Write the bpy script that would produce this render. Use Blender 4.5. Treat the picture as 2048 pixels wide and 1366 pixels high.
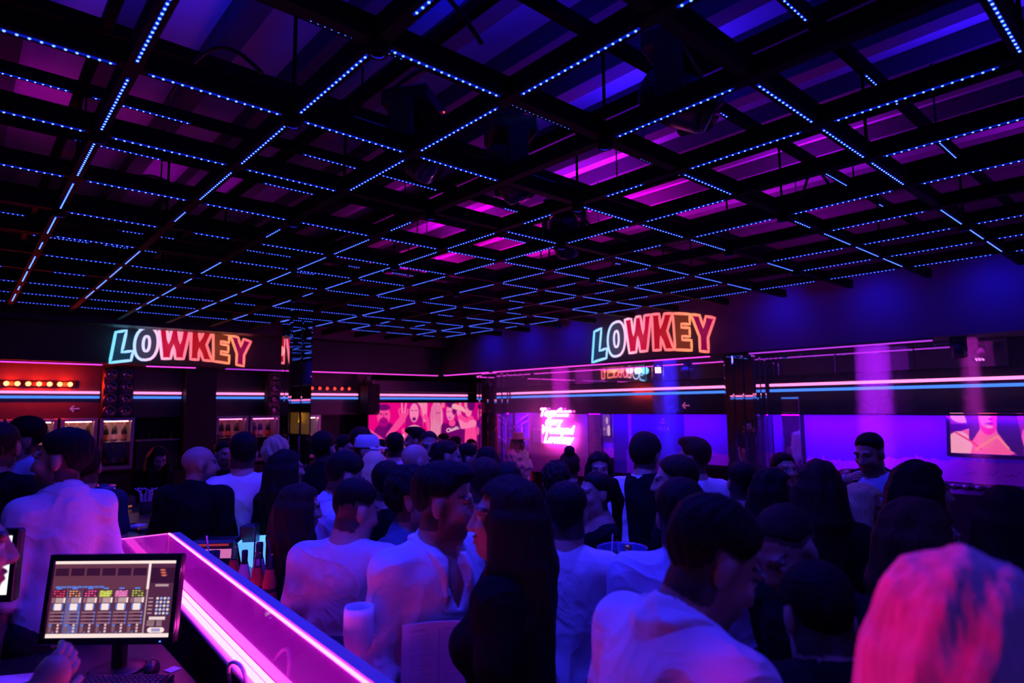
import bpy, math, random
import numpy as np
from mathutils import Vector, Matrix
from mathutils.geometry import tessellate_polygon

for _o in list(bpy.data.objects):
    bpy.data.objects.remove(_o, do_unlink=True)
SC = bpy.context.scene
C = SC.collection
R = math.radians
PI = math.pi
rng = random.Random(7)
EYE = 2.0

# ------------------------------------------------------------------ camera
cam_d = bpy.data.cameras.new('camera')
cam = bpy.data.objects.new('camera', cam_d)
C.objects.link(cam)
cam_d.sensor_width = 36.0
cam_d.lens = 36.0 * 1251.6 / 2048
cam_d.clip_start = 0.05
cam.matrix_world = Matrix(((0.74867275, -0.06321562, -0.65991886, 0.0),
                           (-0.66289701, -0.08269086, -0.74413022, 0.0),
                           (-0.0075286, 0.99456825, -0.10381384, EYE),
                           (0, 0, 0, 1)))
cam_d.dof.use_dof = True
cam_d.dof.focus_distance = 3.6
cam_d.dof.aperture_fstop = 2.0
SC.camera = cam

# ------------------------------------------------------------------ world, exposure
w = bpy.data.worlds.new('night')
SC.world = w
w.use_nodes = True
w.node_tree.nodes['Background'].inputs[0].default_value = (0.05, 0.05, 0.25, 1)
w.node_tree.nodes['Background'].inputs[1].default_value = 0.003
SC.view_settings.view_transform = 'Standard'
SC.view_settings.look = 'None'
SC.view_settings.gamma = 1.0
SC.view_settings.exposure = 0.0
SC.view_settings.use_curve_mapping = False
SC.cycles.use_denoising = True
SC.cycles.use_adaptive_sampling = True
SC.cycles.adaptive_threshold = 0.08
SC.cycles.max_bounces = 5
SC.cycles.diffuse_bounces = 2
SC.cycles.glossy_bounces = 3
SC.cycles.transmission_bounces = 4
SC.cycles.transparent_max_bounces = 8
SC.cycles.sample_clamp_indirect = 3.0
SC.cycles.caustics_reflective = False
SC.cycles.caustics_refractive = False

# ------------------------------------------------------------------ lamps of the room and added fills
def lamp(name, kind, loc, color, watts, target=None, **kw):
    d = bpy.data.lights.new(name, kind)
    d.color = color
    d.energy = watts
    for k, v in kw.items():
        setattr(d, k, v)
    o = bpy.data.objects.new(name, d)
    C.objects.link(o)
    o.location = loc
    if target is not None:
        o.rotation_euler = (Vector(target) - Vector(loc)).to_track_quat('-Z', 'Y').to_euler()
    return o

BLUE = (0.030, 0.022, 1.0)
# added blue fill lamps carry the diodes' light from the batten crossings, shining straight down on the dance floor (their rings are built further below)
FILL_SPOTS = [(0.395 + 0.58 * i, 0.36 + 0.70 * j, wt) for i, j, wt in
        [(0, 4, 30), (0, 6, 78), (1, 2, 98), (1, 3, 126), (2, 5, 126), (2, 8, 78), (3, 2, 117), (3, 4, 117), (4, 6, 126), (4, 3, 108), (5, 4, 108), (6, 2, 59), (6, 7, 108), (7, 3, 59), (7, 5, 98), (8, 1, 29), (2, 0, 69), (9, 3, 39), (-2, 3, 87), (4, 9, 108)]]
for (x, y, wt) in FILL_SPOTS:
    lamp('fill_spot', 'SPOT', (x, y, 3.165), BLUE, wt, (x + 0.03, y + 0.05, 1.2), spot_size=R(125), spot_blend=1.0, shadow_soft_size=0.02)
# two blue wash spots high behind the camera
for (x, y, tx, ty, wt) in [(0.6, -2.4, 1.9, 3.4, 95), (3.6, -2.4, 4.0, 4.4, 50)]:
    lamp('wash_spot', 'SPOT', (x, y, 3.1), BLUE, wt, (tx, ty, 1.4), spot_size=R(80), spot_blend=0.9, shadow_soft_size=0.15)
# magenta spot over the DJ booth, aimed across the front of the crowd
lamp('booth_spot', 'SPOT', (-0.9, 2.3, 2.7), (1.0, 0.0, 0.42), 260, (1.0, 0.16, 1.5), spot_size=R(21), spot_blend=0.8, shadow_soft_size=0.10)
# added small blue lamps carry the batten ends' diode light onto the bulkhead
for y in (0.3, 1.3, 2.3, 3.3, 6.6, 7.6, 8.6):
    lamp('grazing_fill', 'SPOT', (6.72, y, 3.17), (0.004, 0.006, 1.0), 26, (7.3, y, 2.85), spot_size=R(140), spot_blend=1.0, shadow_soft_size=0.03)
# lamps lying on the upper battens and shining up at the slab: blue over the bar side, magenta and violet over the far right
for (x, y, c, wt) in [(0.5, 1.0, (0.002, 0.004, 1), 12), (1.6, 2.2, (0.002, 0.004, 1), 15), (2.6, 0.9, (0.003, 0.004, 1), 14), (0.4, 3.4, (0.01, 0.01, 1), 9), (3.3, 2.4, (0.03, 0.005, 1), 18), (4.3, 0.6, (0.03, 0.005, 1), 14), (0.3, 5.6, (0.4, 0.0, 0.4), 4), (1.6, 6.6, (0.3, 0.0, 0.4), 5),
                      (4.3, 3.9, (0.40, 0.003, 0.9), 46), (5.7, 2.2, (0.42, 0.003, 0.9), 46), (5.6, 4.2, (0.8, 0.0, 0.8), 74), (4.2, 5.8, (0.7, 0.0, 0.8), 58),
                      (5.7, 6.2, (1.0, 0.0, 0.7), 80), (5.3, 8.0, (1.0, 0.0, 0.7), 80), (6.5, 0.8, (0.4, 0.005, 0.9), 22), (6.6, 3.2, (0.6, 0.003, 0.9), 42)]:
    lamp('slab_uplight', 'AREA', (x, y, 3.80), c, wt, (x, y, 9), shape='DISK', size=0.9)

# ------------------------------------------------------------------ materials
MATS = {}
def _n(nt, t, **kw):
    n = nt.nodes.new(t)
    for k, v in kw.items():
        setattr(n, k, v)
    return n

def mat(name, col, rough=0.6, metal=0.0, emit=None, estr=0.0, spec=0.5, var=0.12, scale=30.0, bump=0.0, stretch=(1, 1, 1), coat=0.0, sheen=0.0):
    """A plain surface with node noise in its colour (and relief)."""
    if name in MATS:
        return MATS[name]
    m = bpy.data.materials.new(name)
    m.use_nodes = True
    nt = m.node_tree
    b = nt.nodes['Principled BSDF']
    tc = _n(nt, 'ShaderNodeTexCoord')
    mp = _n(nt, 'ShaderNodeMapping')
    mp.inputs['Scale'].default_value = stretch
    nz = _n(nt, 'ShaderNodeTexNoise')
    nz.inputs['Scale'].default_value = scale
    nz.inputs['Detail'].default_value = 3
    nt.links.new(tc.outputs['Object'], mp.inputs[0])
    nt.links.new(mp.outputs[0], nz.inputs['Vector'])
    mx = _n(nt, 'ShaderNodeMix', data_type='RGBA')
    mx.inputs[6].default_value = (*[c * (1 - var) for c in col], 1)
    mx.inputs[7].default_value = (*[min(1, c * (1 + var)) for c in col], 1)
    nt.links.new(nz.outputs['Fac'], mx.inputs[0])
    nt.links.new(mx.outputs[2], b.inputs['Base Color'])
    b.inputs['Roughness'].default_value = rough
    b.inputs['Metallic'].default_value = metal
    b.inputs['Specular IOR Level'].default_value = spec
    b.inputs['Coat Weight'].default_value = coat
    b.inputs['Sheen Weight'].default_value = sheen
    if emit is not None:
        b.inputs['Emission Color'].default_value = (*emit, 1)
        b.inputs['Emission Strength'].default_value = estr
    if bump:
        bp = _n(nt, 'ShaderNodeBump')
        bp.inputs['Strength'].default_value = bump
        bp.inputs['Distance'].default_value = 0.01
        nt.links.new(nz.outputs['Fac'], bp.inputs['Height'])
        nt.links.new(bp.outputs[0], b.inputs['Normal'])
    MATS[name] = m
    return m

def glow(name, col, strength, sampled=True):
    """A light-giving surface (lamp, tube, diode)."""
    if name in MATS:
        return MATS[name]
    m = bpy.data.materials.new(name)
    m.use_nodes = True
    nt = m.node_tree
    nt.nodes.clear()
    e = _n(nt, 'ShaderNodeEmission')
    e.inputs[0].default_value = (*col, 1)
    e.inputs[1].default_value = strength
    o = _n(nt, 'ShaderNodeOutputMaterial')
    nt.links.new(e.outputs[0], o.inputs[0])
    if not sampled:
        m.cycles.emission_sampling = 'NONE'
    MATS[name] = m
    return m

def print_mat(name, strength=0.0, rough=0.6, sampled=True):
    """Flat print or lit picture whose colours are stored on the panel's own vertices."""
    if name in MATS:
        return MATS[name]
    m = bpy.data.materials.new(name)
    m.use_nodes = True
    nt = m.node_tree
    b = nt.nodes['Principled BSDF']
    a = _n(nt, 'ShaderNodeAttribute', attribute_name='ink')
    b.inputs['Roughness'].default_value = rough
    if strength > 0:
        b.inputs['Base Color'].default_value = (0.01, 0.01, 0.01, 1)
        nt.links.new(a.outputs['Color'], b.inputs['Emission Color'])
        b.inputs['Emission Strength'].default_value = strength
    else:
        nt.links.new(a.outputs['Color'], b.inputs['Base Color'])
    if not sampled:
        m.cycles.emission_sampling = 'NONE'
    MATS[name] = m
    return m

def mirror_mat():
    return mat('mirror', (0.82, 0.80, 0.86), 0.015, 1.0, var=0.02, scale=4)

def acrylic(name, tint, clear=0.72, rough=0.05):
    if name in MATS:
        return MATS[name]
    m = bpy.data.materials.new(name)
    m.use_nodes = True
    nt = m.node_tree
    nt.nodes.clear()
    tr = _n(nt, 'ShaderNodeBsdfTransparent')
    gl = _n(nt, 'ShaderNodeBsdfGlossy')
    gl.inputs['Roughness'].default_value = rough
    df = _n(nt, 'ShaderNodeBsdfDiffuse')
    tl = _n(nt, 'ShaderNodeBsdfTranslucent')
    nz = _n(nt, 'ShaderNodeTexNoise')
    nz.inputs['Scale'].default_value = 6
    cr = _n(nt, 'ShaderNodeMix', data_type='RGBA')
    cr.inputs[6].default_value = (*[c * 0.75 for c in tint], 1)
    cr.inputs[7].default_value = (*tint, 1)
    nt.links.new(nz.outputs['Fac'], cr.inputs[0])
    nt.links.new(cr.outputs[2], df.inputs[0])
    nt.links.new(cr.outputs[2], tl.inputs[0])
    ad = _n(nt, 'ShaderNodeMixShader')
    ad.inputs[0].default_value = 0.5
    nt.links.new(df.outputs[0], ad.inputs[1])
    nt.links.new(tl.outputs[0], ad.inputs[2])
    m1 = _n(nt, 'ShaderNodeMixShader')
    m1.inputs[0].default_value = clear
    nt.links.new(ad.outputs[0], m1.inputs[1])
    nt.links.new(tr.outputs[0], m1.inputs[2])
    fr = _n(nt, 'ShaderNodeFresnel')
    fr.inputs[0].default_value = 1.45
    m2 = _n(nt, 'ShaderNodeMixShader')
    nt.links.new(fr.outputs[0], m2.inputs[0])
    nt.links.new(m1.outputs[0], m2.inputs[1])
    nt.links.new(gl.outputs[0], m2.inputs[2])
    o = _n(nt, 'ShaderNodeOutputMaterial')
    nt.links.new(m2.outputs[0], o.inputs[0])
    MATS[name] = m
    return m

# ------------------------------------------------------------------ mesh helpers
class MB:
    def __init__(self):
        self.v, self.f = [], []
    def add(self, vs, fs):
        o = len(self.v)
        self.v += [tuple(p) for p in vs]
        self.f += [tuple(i + o for i in q) for q in fs]
        return self
    def box(self, c, s, rot=None):
        hx, hy, hz = s[0] / 2, s[1] / 2, s[2] / 2
        ps = [Vector((a * hx, b * hy, d * hz)) for d in (-1, 1) for b in (-1, 1) for a in (-1, 1)]
        if rot is not None:
            ps = [rot @ p for p in ps]
        c = Vector(c)
        return self.add([c + p for p in ps], [(0, 2, 3, 1), (4, 5, 7, 6), (0, 1, 5, 4), (2, 6, 7, 3), (0, 4, 6, 2), (1, 3, 7, 5)])
    def bevbox(self, c, s, b=0.01, rot=None):
        """box with chamfered vertical and horizontal edges"""
        hx, hy, hz = s[0] / 2, s[1] / 2, s[2] / 2
        b = min(b, hx * .9, hy * .9, hz * .9)
        ps, idx = [], {}
        for sx in (-1, 1):
            for sy in (-1, 1):
                for sz in (-1, 1):
                    for a in range(3):
                        q = [sx * (hx - b), sy * (hy - b), sz * (hz - b)]
                        q[a] = (sx * hx, sy * hy, sz * hz)[a]
                        idx[(sx, sy, sz, a)] = len(ps)
                        ps.append(Vector(q))
        fs = []
        for a in range(3):
            o1, o2 = (a + 1) % 3, (a + 2) % 3
            for s_ in (-1, 1):
                loop = []
                for t1, t2 in ((-1, -1), (1, -1), (1, 1), (-1, 1)):
                    k = [0, 0, 0]; k[a] = s_; k[o1] = t1; k[o2] = t2
                    loop.append(idx[(*k, a)])
                fs.append(tuple(loop if s_ > 0 else loop[::-1]))
            for t1 in (-1, 1):
                for t2 in (-1, 1):
                    k0 = [0, 0, 0]; k0[a] = -1; k0[o1] = t1; k0[o2] = t2
                    k1 = list(k0); k1[a] = 1
                    q = (idx[(*k0, o1)], idx[(*k1, o1)], idx[(*k1, o2)], idx[(*k0, o2)])
                    fs.append(q if t1 * t2 < 0 else q[::-1])
        for sx in (-1, 1):
            for sy in (-1, 1):
                for sz in (-1, 1):
                    q = tuple(idx[(sx, sy, sz, a)] for a in range(3))
                    fs.append(q if sx * sy * sz > 0 else q[::-1])
        if rot is not None:
            ps = [rot @ p for p in ps]
        c = Vector(c)
        return self.add([c + p for p in ps], fs)
    def tube(self, pts, r, n=8, caps=True):
        pts = [Vector(p) for p in pts]
        rr = r if isinstance(r, (list, tuple)) else [r] * len(pts)
        ring = []
        up = Vector((0, 0, 1))
        vs = []
        for i, p in enumerate(pts):
            d = (pts[min(i + 1, len(pts) - 1)] - pts[max(i - 1, 0)])
            d = d.normalized() if d.length > 1e-9 else Vector((0, 0, 1))
            u = d.cross(up if abs(d.z) < 0.95 else Vector((1, 0, 0))).normalized()
            t = d.cross(u)
            for k in range(n):
                a = 2 * PI * k / n
                vs.append(p + (u * math.cos(a) + t * math.sin(a)) * rr[i])
        fs = []
        for i in range(len(pts) - 1):
            for k in range(n):
                a, b = i * n + k, i * n + (k + 1) % n
                fs.append((a, a + n, b + n, b))
        if caps:
            fs.append(tuple(range(n)))
            fs.append(tuple(reversed(range((len(pts) - 1) * n, len(pts) * n))))
        return self.add(vs, fs)
    def lathe(self, prof, c=(0, 0, 0), n=20):
        c = Vector(c)
        vs, fs = [], []
        for r, z in prof:
            for k in range(n):
                a = 2 * PI * k / n
                vs.append(c + Vector((r * math.cos(a), r * math.sin(a), z)))
        for i in range(len(prof) - 1):
            for k in range(n):
                a, b = i * n + k, i * n + (k + 1) % n
                fs.append((a, b, b + n, a + n))
        return self.add(vs, fs)
    def xf(self, m):
        self.v = [tuple(m @ Vector(p)) for p in self.v]
        return self
    def mesh(self, name, m=None, smooth=False):
        me = bpy.data.meshes.new(name)
        me.from_pydata(self.v, [], self.f)
        if m is not None:
            me.materials.append(m)
        if smooth:
            me.polygons.foreach_set('use_smooth', [True] * len(me.polygons))
        me.update()
        return me
    def build(self, name, m=None, parent=None, smooth=False, loc=None):
        return obj(name, self.mesh(name, m, smooth), parent, loc)

def obj(name, data, parent=None, loc=None, rz=0.0):
    o = bpy.data.objects.new(name, data)
    C.objects.link(o)
    if parent is not None:
        o.parent = parent
    if loc is not None:
        o.location = loc
    if rz:
        o.rotation_euler.z = rz
    return o

def tag(o, label=None, cat=None, group=None, kind=None):
    if label: o['label'] = label
    if cat: o['category'] = cat
    if group: o['group'] = group
    if kind: o['kind'] = kind
    return o

def thing(name, label, cat, loc=(0, 0, 0), rz=0.0, group=None):
    return tag(obj(name, None, None, loc, rz), label, cat, group)

def copy_tree(o, parent=None):
    c = o.copy()
    C.objects.link(c)
    c.parent = parent
    for ch in list(o.children):
        copy_tree(ch, c)
    return c

def struct(name, mb, m, parent=None, label=None, smooth=False):
    o = mb.build(name, m, parent, smooth)
    if parent is None:
        o['kind'] = 'structure'
    if label:
        o['label'] = label
    return o

def text_mesh(s, size, extrude=0.002, bevel=0.0, shear=0.0, offset=0.0, align='CENTER'):
    cu = bpy.data.curves.new('lettering', 'FONT')
    cu.body = s
    cu.size = size
    cu.extrude = extrude
    cu.bevel_depth = bevel
    cu.bevel_resolution = 1
    cu.shear = shear
    cu.offset = offset
    cu.align_x = align
    cu.align_y = 'CENTER'
    cu.resolution_u = 3
    t = bpy.data.objects.new('lettering', cu)
    C.objects.link(t)
    dg = bpy.context.evaluated_depsgraph_get()
    me = bpy.data.meshes.new_from_object(t.evaluated_get(dg))
    bpy.data.objects.remove(t, do_unlink=True)
    return me

# wall-facing frames: text and panels are laid out in (u, v, out) and turned onto their wall
FACE_MX = Matrix(((0, 0, -1, 0), (-1, 0, 0, 0), (0, 1, 0, 0), (0, 0, 0, 1)))   # u -> -Y, v -> Z, out -> -X (on the right-hand wall)
FACE_MY = Matrix(((1, 0, 0, 0), (0, 0, -1, 0), (0, 1, 0, 0), (0, 0, 0, 1)))    # u -> +X, v -> Z, out -> -Y (on the back wall)

class Paint:
    """A small raster on which flat pictures are laid out; it becomes the vertex colours of a real panel."""
    def __init__(self, w, h, aspect, bg):
        self.w, self.h = w, h
        self.x, self.y = np.meshgrid(np.linspace(0, aspect, w), np.linspace(1, 0, h))
        self.a = np.zeros((h, w, 3)) + np.array(bg)
        self.px = aspect / w
    def put(self, d, col, al=1.0):
        k = (np.clip(0.5 - d / (1.5 * self.px), 0, 1) * al)[..., None]
        self.a = self.a * (1 - k) + np.array(col) * k
        return self
    def ell(self, cx, cy, rx, ry, col, rot=0, al=1.0):
        c, s = math.cos(R(rot)), math.sin(R(rot))
        dx, dy = self.x - cx, self.y - cy
        u, v = (dx * c + dy * s) / rx, (-dx * s + dy * c) / ry
        return self.put((np.sqrt(u * u + v * v) - 1) * min(rx, ry), col, al)
    def rect(self, x0, y0, x1, y1, col, al=1.0):
        return self.put(np.maximum(np.abs(self.x - (x0 + x1) / 2) - (x1 - x0) / 2, np.abs(self.y - (y0 + y1) / 2) - (y1 - y0) / 2), col, al)
    def line(self, pts, r, col, al=1.0):
        d = np.full(self.x.shape, 9.0)
        rs = r if isinstance(r, (list, tuple)) else [r] * len(pts)
        for (p, q, ra, rb) in zip(pts[:-1], pts[1:], rs[:-1], rs[1:]):
            bx, by = q[0] - p[0], q[1] - p[1]
            t = np.clip(((self.x - p[0]) * bx + (self.y - p[1]) * by) / (bx * bx + by * by + 1e-9), 0, 1)
            d = np.minimum(d, np.hypot(self.x - p[0] - t * bx, self.y - p[1] - t * by) - (ra + (rb - ra) * t))
        return self.put(d, col, al)
    def poly(self, pts, col, al=1.0):
        ins = np.zeros(self.x.shape, bool)
        d = np.full(self.x.shape, 9.0)
        for p, q in zip(pts, pts[1:] + pts[:1]):
            bx, by = q[0] - p[0], q[1] - p[1]
            t = np.clip(((self.x - p[0]) * bx + (self.y - p[1]) * by) / (bx * bx + by * by + 1e-9), 0, 1)
            d = np.minimum(d, np.hypot(self.x - p[0] - t * bx, self.y - p[1] - t * by))
            if abs(by) > 1e-9:
                c = ((p[1] > self.y) != (q[1] > self.y)) & (self.x < bx * (self.y - p[1]) / by + p[0])
                ins ^= c
        return self.put(np.where(ins, -d, d), col, al)
    def panel(self, name, m, W, H, parent=None, M=None):
        """vertical grid in (u, v), centred, u to the right, v up"""
        us, vs = np.linspace(-W / 2, W / 2, self.w), np.linspace(H / 2, -H / 2, self.h)
        U, V = np.meshgrid(us, vs)
        co = np.stack([U, V, np.zeros_like(U)], -1).reshape(-1, 3)
        i = np.arange(self.w * self.h).reshape(self.h, self.w)
        q = np.stack([i[1:, :-1], i[1:, 1:], i[:-1, 1:], i[:-1, :-1]], -1).reshape(-1, 4)
        me = mesh_np(name, co, q, m)
        at = me.attributes.new('ink', 'FLOAT_COLOR', 'POINT')
        col = np.ones((co.shape[0], 4))
        col[:, :3] = np.clip(self.a, 0, None).reshape(-1, 3)
        at.data.foreach_set('color', col.ravel())
        o = obj(name, me, parent)
        if M is not None:
            me.transform(M)
        return o

def mesh_np(name, co, quads, m=None, smooth=False):
    me = bpy.data.meshes.new(name)
    me.vertices.add(len(co))
    me.vertices.foreach_set('co', np.asarray(co, float).ravel())
    me.loops.add(quads.size)
    me.loops.foreach_set('vertex_index', np.asarray(quads, np.int32).ravel())
    me.polygons.add(len(quads))
    me.polygons.foreach_set('loop_start', np.arange(0, quads.size, 4, dtype=np.int32))
    if m is not None:
        me.materials.append(m)
    me.update(calc_edges=True)
    if smooth:
        me.polygons.foreach_set('use_smooth', np.ones(len(quads), bool))
    return me

# ================================================================== THE ROOM
M_black = mat('black paint', (0.012, 0.012, 0.016), 0.55, scale=14, bump=0.05)
M_bulk = mat('bulkhead plaster', (0.05, 0.05, 0.06), 0.8, scale=60, bump=0.15)
M_gloss = mat('black gloss panel', (0.012, 0.012, 0.018), 0.10, var=0.3, scale=3)
M_fascia = mat('satin fascia', (0.07, 0.055, 0.06), 0.4, var=0.2, scale=120, bump=0.1)
M_floor = mat('dark floor', (0.02, 0.02, 0.024), 0.35, scale=5)
M_slab = mat('concrete slab', (0.42, 0.41, 0.42), 0.85, scale=9, bump=0.3)
M_rib = mat('dark slab rib', (0.03, 0.03, 0.035), 0.8, scale=20)
M_steel = mat('dull steel', (0.35, 0.34, 0.36), 0.38, 0.9, scale=50)
M_case = mat('black plastic', (0.014, 0.014, 0.017), 0.38, scale=40)
M_mir = mirror_mat()
XW, YW = 7.67, 10.92           # front of the neon bands on the right and back walls
XB, YB = 7.15, 10.20           # faces of the two bulkheads
ZS = 2.65                      # underside of the bulkheads

struct('floor', MB().box((3.5, 4.5, -0.05), (14, 17, 0.1)), M_floor)
struct('ceiling', MB().box((3.5, 4.5, 4.36), (14, 17, 0.1)), M_slab)
# ribs under the slab run away towards the back wall
cl = bpy.data.objects['ceiling']
rib = MB().box((0, 4.5, 4.24), (0.13, 16.5, 0.14)).mesh('slab_rib', M_rib)
for k in range(19):
    o = obj('slab_rib', rib, cl, (-1.4 + 0.5 * k, 0, 0))
struct('wall_back', MB().box((3.5, 11.55, 2.15), (14, 0.1, 4.4)), M_black)
struct('wall_right', MB().box((7.90, 2.7, 2.15), (0.14, 11.0, 4.4)), M_black)
struct('wall_far', MB().box((9.6, 10.2, 2.15), (0.12, 4.0, 4.4)), M_black)
struct('wall_left', MB().box((-2.6, 4.5, 2.15), (0.12, 16, 4.4)), M_black)
struct('wall_behind', MB().box((3.5, -3.6, 2.15), (14, 0.12, 4.4)), M_black)
struct('trim_1', MB().box((XB + 0.34, 3.4, 3.2), (0.68, 13.6, 2 * (3.2 - ZS))), M_bulk, label='deep painted bulkhead over the wall with the television')
struct('trim_2', MB().box((2.3, YB + 0.4, 3.2), (9.7 - 1e-3, 0.8, 2 * (3.2 - ZS))), M_bulk, label='deep painted bulkhead over the back bar')
# black header that closes the grid off above the back bar bulkhead
struct('trim_3', MB().box((2.3, 9.93, 3.30), (9.6, 0.34, 0.32)), M_black, label='black header beam at the end of the ceiling grid')

# ---- magenta light lines along the lower bulkhead edges
M_edge = glow('edge light', (1.0, 0.06, 0.85), 1.5)
M_edge2 = glow('edge light dim', (0.62, 0.05, 1.0), 0.9)
def edge_light(p, q, m, label):
    p, q = Vector(p), Vector(q)
    d = (q - p)
    rot = d.to_track_quat('X', 'Z').to_matrix()
    t = thing('light_line', label, 'light strip', p)
    c = d / 2
    MB().box(c, (d.length, 0.05, 0.012), rot).build('light_profile', m, t)
    MB().box(c + Vector((0, 0, 0.014)), (d.length + 0.02, 0.07, 0.016), rot).build('carrier', M_case, t)
    return t
for x0, x1, m, lab in [(-0.6, 1.49, M_edge, 'magenta light line under the bulkhead above the red bulbs'),
                       (2.03, 2.68, M_edge, 'short magenta light line below the middle of the bar sign'),
                       (3.12, 4.0, M_edge2, 'violet light line below the right end of the bar sign'),
                       (4.35, 5.6, M_edge, 'magenta light line beside the mirrored pillar under the bulkhead'),
                       (5.62, 7.1, M_edge, 'magenta light line under the bulkhead above the pink photo wall')]:
    edge_light((x0, YB + 0.03, ZS - 0.03), (x1, YB + 0.03, ZS - 0.03), m, lab)
for y0, y1, m, lab in [(10.1, 8.75, M_edge, 'magenta light line at the inner corner of the two bulkheads'),
                       (8.6, 4.3, M_edge, 'long magenta light line under the bulkhead with the projected letters'),
                       (3.75, 1.85, M_edge2, 'violet light line under the bulkhead near the television')]:
    edge_light((XB + 0.03, y0, ZS - 0.03), (XB + 0.03, y1, ZS - 0.03), m, lab)

# ------------------------------------------------------------------ ceiling grid of battens with diodes
M_beam = mat('black batten', (0.004, 0.004, 0.006), 0.7, spec=0.08, scale=25)
M_led = glow('blue diode', (0.07, 0.17, 1.0), 6.5, sampled=False)
M_halo_tape = glow('diode halo tape', (0.005, 0.02, 1.0), 0.5, sampled=False)  # blue halo of the diodes, put into the tape as glow
AX = [0.395 + 0.58 * k for k in range(0, 11)]
BY = [0.36 + 0.70 * k for k in range(0, 13)]
AXS, BYS = [AX[0] - 1.16, AX[0] - 0.58] + AX, [BY[0] - 0.70] + BY      # ends of the diode strips
ORD = ['first', 'second', 'third', 'fourth', 'fifth', 'sixth', 'seventh', 'eighth', 'ninth', 'tenth', 'eleventh', 'twelfth', 'thirteenth']
ZL, ZU = 3.20, 3.66
X0, X1, Y0, Y1 = -1.7, 6.9, -1.3, 9.7

def led_strip_mesh(name, length, axis):
    """a row of diode domes on a thin tape glowing as their halo, hanging under z = 0"""
    mb = MB()
    n = int(length / 0.031)
    dots = []
    for k in range(n):
        t = -length / 2 + (k + 0.5) * length / n
        c = (t, 0) if axis == 'x' else (0, t)
        o = len(mb.v)
        for r, z in ((0.0046, 0.0), (0.0034, -0.0026)):
            for j in range(6):
                a = j * PI / 3
                mb.v.append((c[0] + r * math.cos(a), c[1] + r * math.sin(a), -0.003 + z))
        for j in range(6):
            mb.f.append((o + j, o + 6 + j, o + 6 + (j + 1) % 6, o + (j + 1) % 6))
        mb.f.append(tuple(o + 6 + j for j in reversed(range(6))))
    nd = len(mb.f)
    s = (length, 0.009, 0.003) if axis == 'x' else (0.009, length, 0.003)
    mb.box((0, 0, -0.0015), s)
    me = mb.mesh(name, M_led)
    me.materials.append(M_halo_tape)
    mi = np.zeros(len(me.polygons), np.int32)
    mi[nd:] = 1
    me.polygons.foreach_set('material_index', mi)
    return me

strip_y = led_strip_mesh('led_strip', 0.56, 'y')
strip_x = led_strip_mesh('led_strip', 0.48, 'x')
strip_ys = led_strip_mesh('led_strip', 0.26, 'y')
strip_xs = led_strip_mesh('led_strip', 0.24, 'x')
long_x = MB().box(((X0 + X1) / 2, 0, 0.04), (X1 - X0, 0.05, 0.08)).mesh('profile', M_beam)
long_y = MB().box((0, (Y0 + Y1) / 2, 0.04), (0.05, Y1 - Y0, 0.08)).mesh('profile', M_beam)
slim_x = MB().box(((X0 + X1) / 2, 0, 0.03), (X1 - X0, 0.045, 0.06)).mesh('profile', M_beam)
slim_y = MB().box((0, (Y0 + Y1) / 2, 0.03), (0.04, Y1 - Y0, 0.06)).mesh('profile', M_beam)
rod = MB().tube([(0, 0, 0.1), (0, 0, 0.48)], 0.008, 6).mesh('hanger', M_beam)
rod2 = MB().tube([(0, 0, 0.08), (0, 0, 0.56)], 0.006, 6).mesh('hanger', M_beam)
dead = random.Random(3)
for i, y in enumerate(BY):
    t = thing('led_batten', 'lower diode batten parallel to the back bar, %s counted from the camera' % ORD[i], 'light batten', (0, y, ZL), group='lower battens parallel to the back bar')
    obj('profile', long_x, t)
    for k in range(len(AXS) - 1):
        xm = (AXS[k] + AXS[k + 1]) / 2
        if k % 3 == i % 3:
            obj('hanger', rod, t, (AXS[k], 0, 0))
        if dead.random() < (0.36 if y < 2.0 else (0.75 if (1.3 < xm < 3.0 and 1.9 < y < 3.6) else 0.10)):
            continue
        s = strip_xs if dead.random() < 0.15 else strip_x
        o = obj('led_strip', s, t, (xm, 0, 0)); o['kind'] = 'stuff'
    u = thing('led_batten', 'upper diode batten parallel to the back bar, %s counted from the camera' % ORD[i], 'light batten', (0, y, ZU), group='upper battens parallel to the back bar')
    obj('profile', slim_x, u)
    for k in range(len(AXS) - 1):
        if k % 4 == i % 4:
            obj('hanger', rod2, u, (AXS[k] + 0.1, 0, 0))
        if dead.random() < (0.60 if AXS[k] < 3.4 else 0.80):
            continue
        o = obj('led_strip', strip_x, u, ((AXS[k] + AXS[k + 1]) / 2, 0, 0)); o['kind'] = 'stuff'
for i, x in enumerate(AX):
    t = thing('led_batten', 'lower diode batten running to the back bar, %s counted from the bar side' % ORD[i], 'light batten', (x, 0, ZL - 0.004), group='lower battens running to the back bar')
    obj('profile', long_y, t)
    for k in range(len(BYS) - 1):
        if dead.random() < (0.40 if (2.0 < x < 4.2 and BYS[k] < 2.6) else 0.12):
            continue
        o = obj('led_strip', strip_ys if dead.random() < 0.2 else strip_y, t, (0, (BYS[k] + BYS[k + 1]) / 2, 0)); o['kind'] = 'stuff'
    if i % 2:
        continue
    u = thing('batten', 'plain upper batten running to the back bar, %s counted from the bar side' % ORD[i // 2], 'batten', (x, 0, ZU + 0.004), group='plain upper battens')
    obj('profile', slim_y, u)

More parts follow.
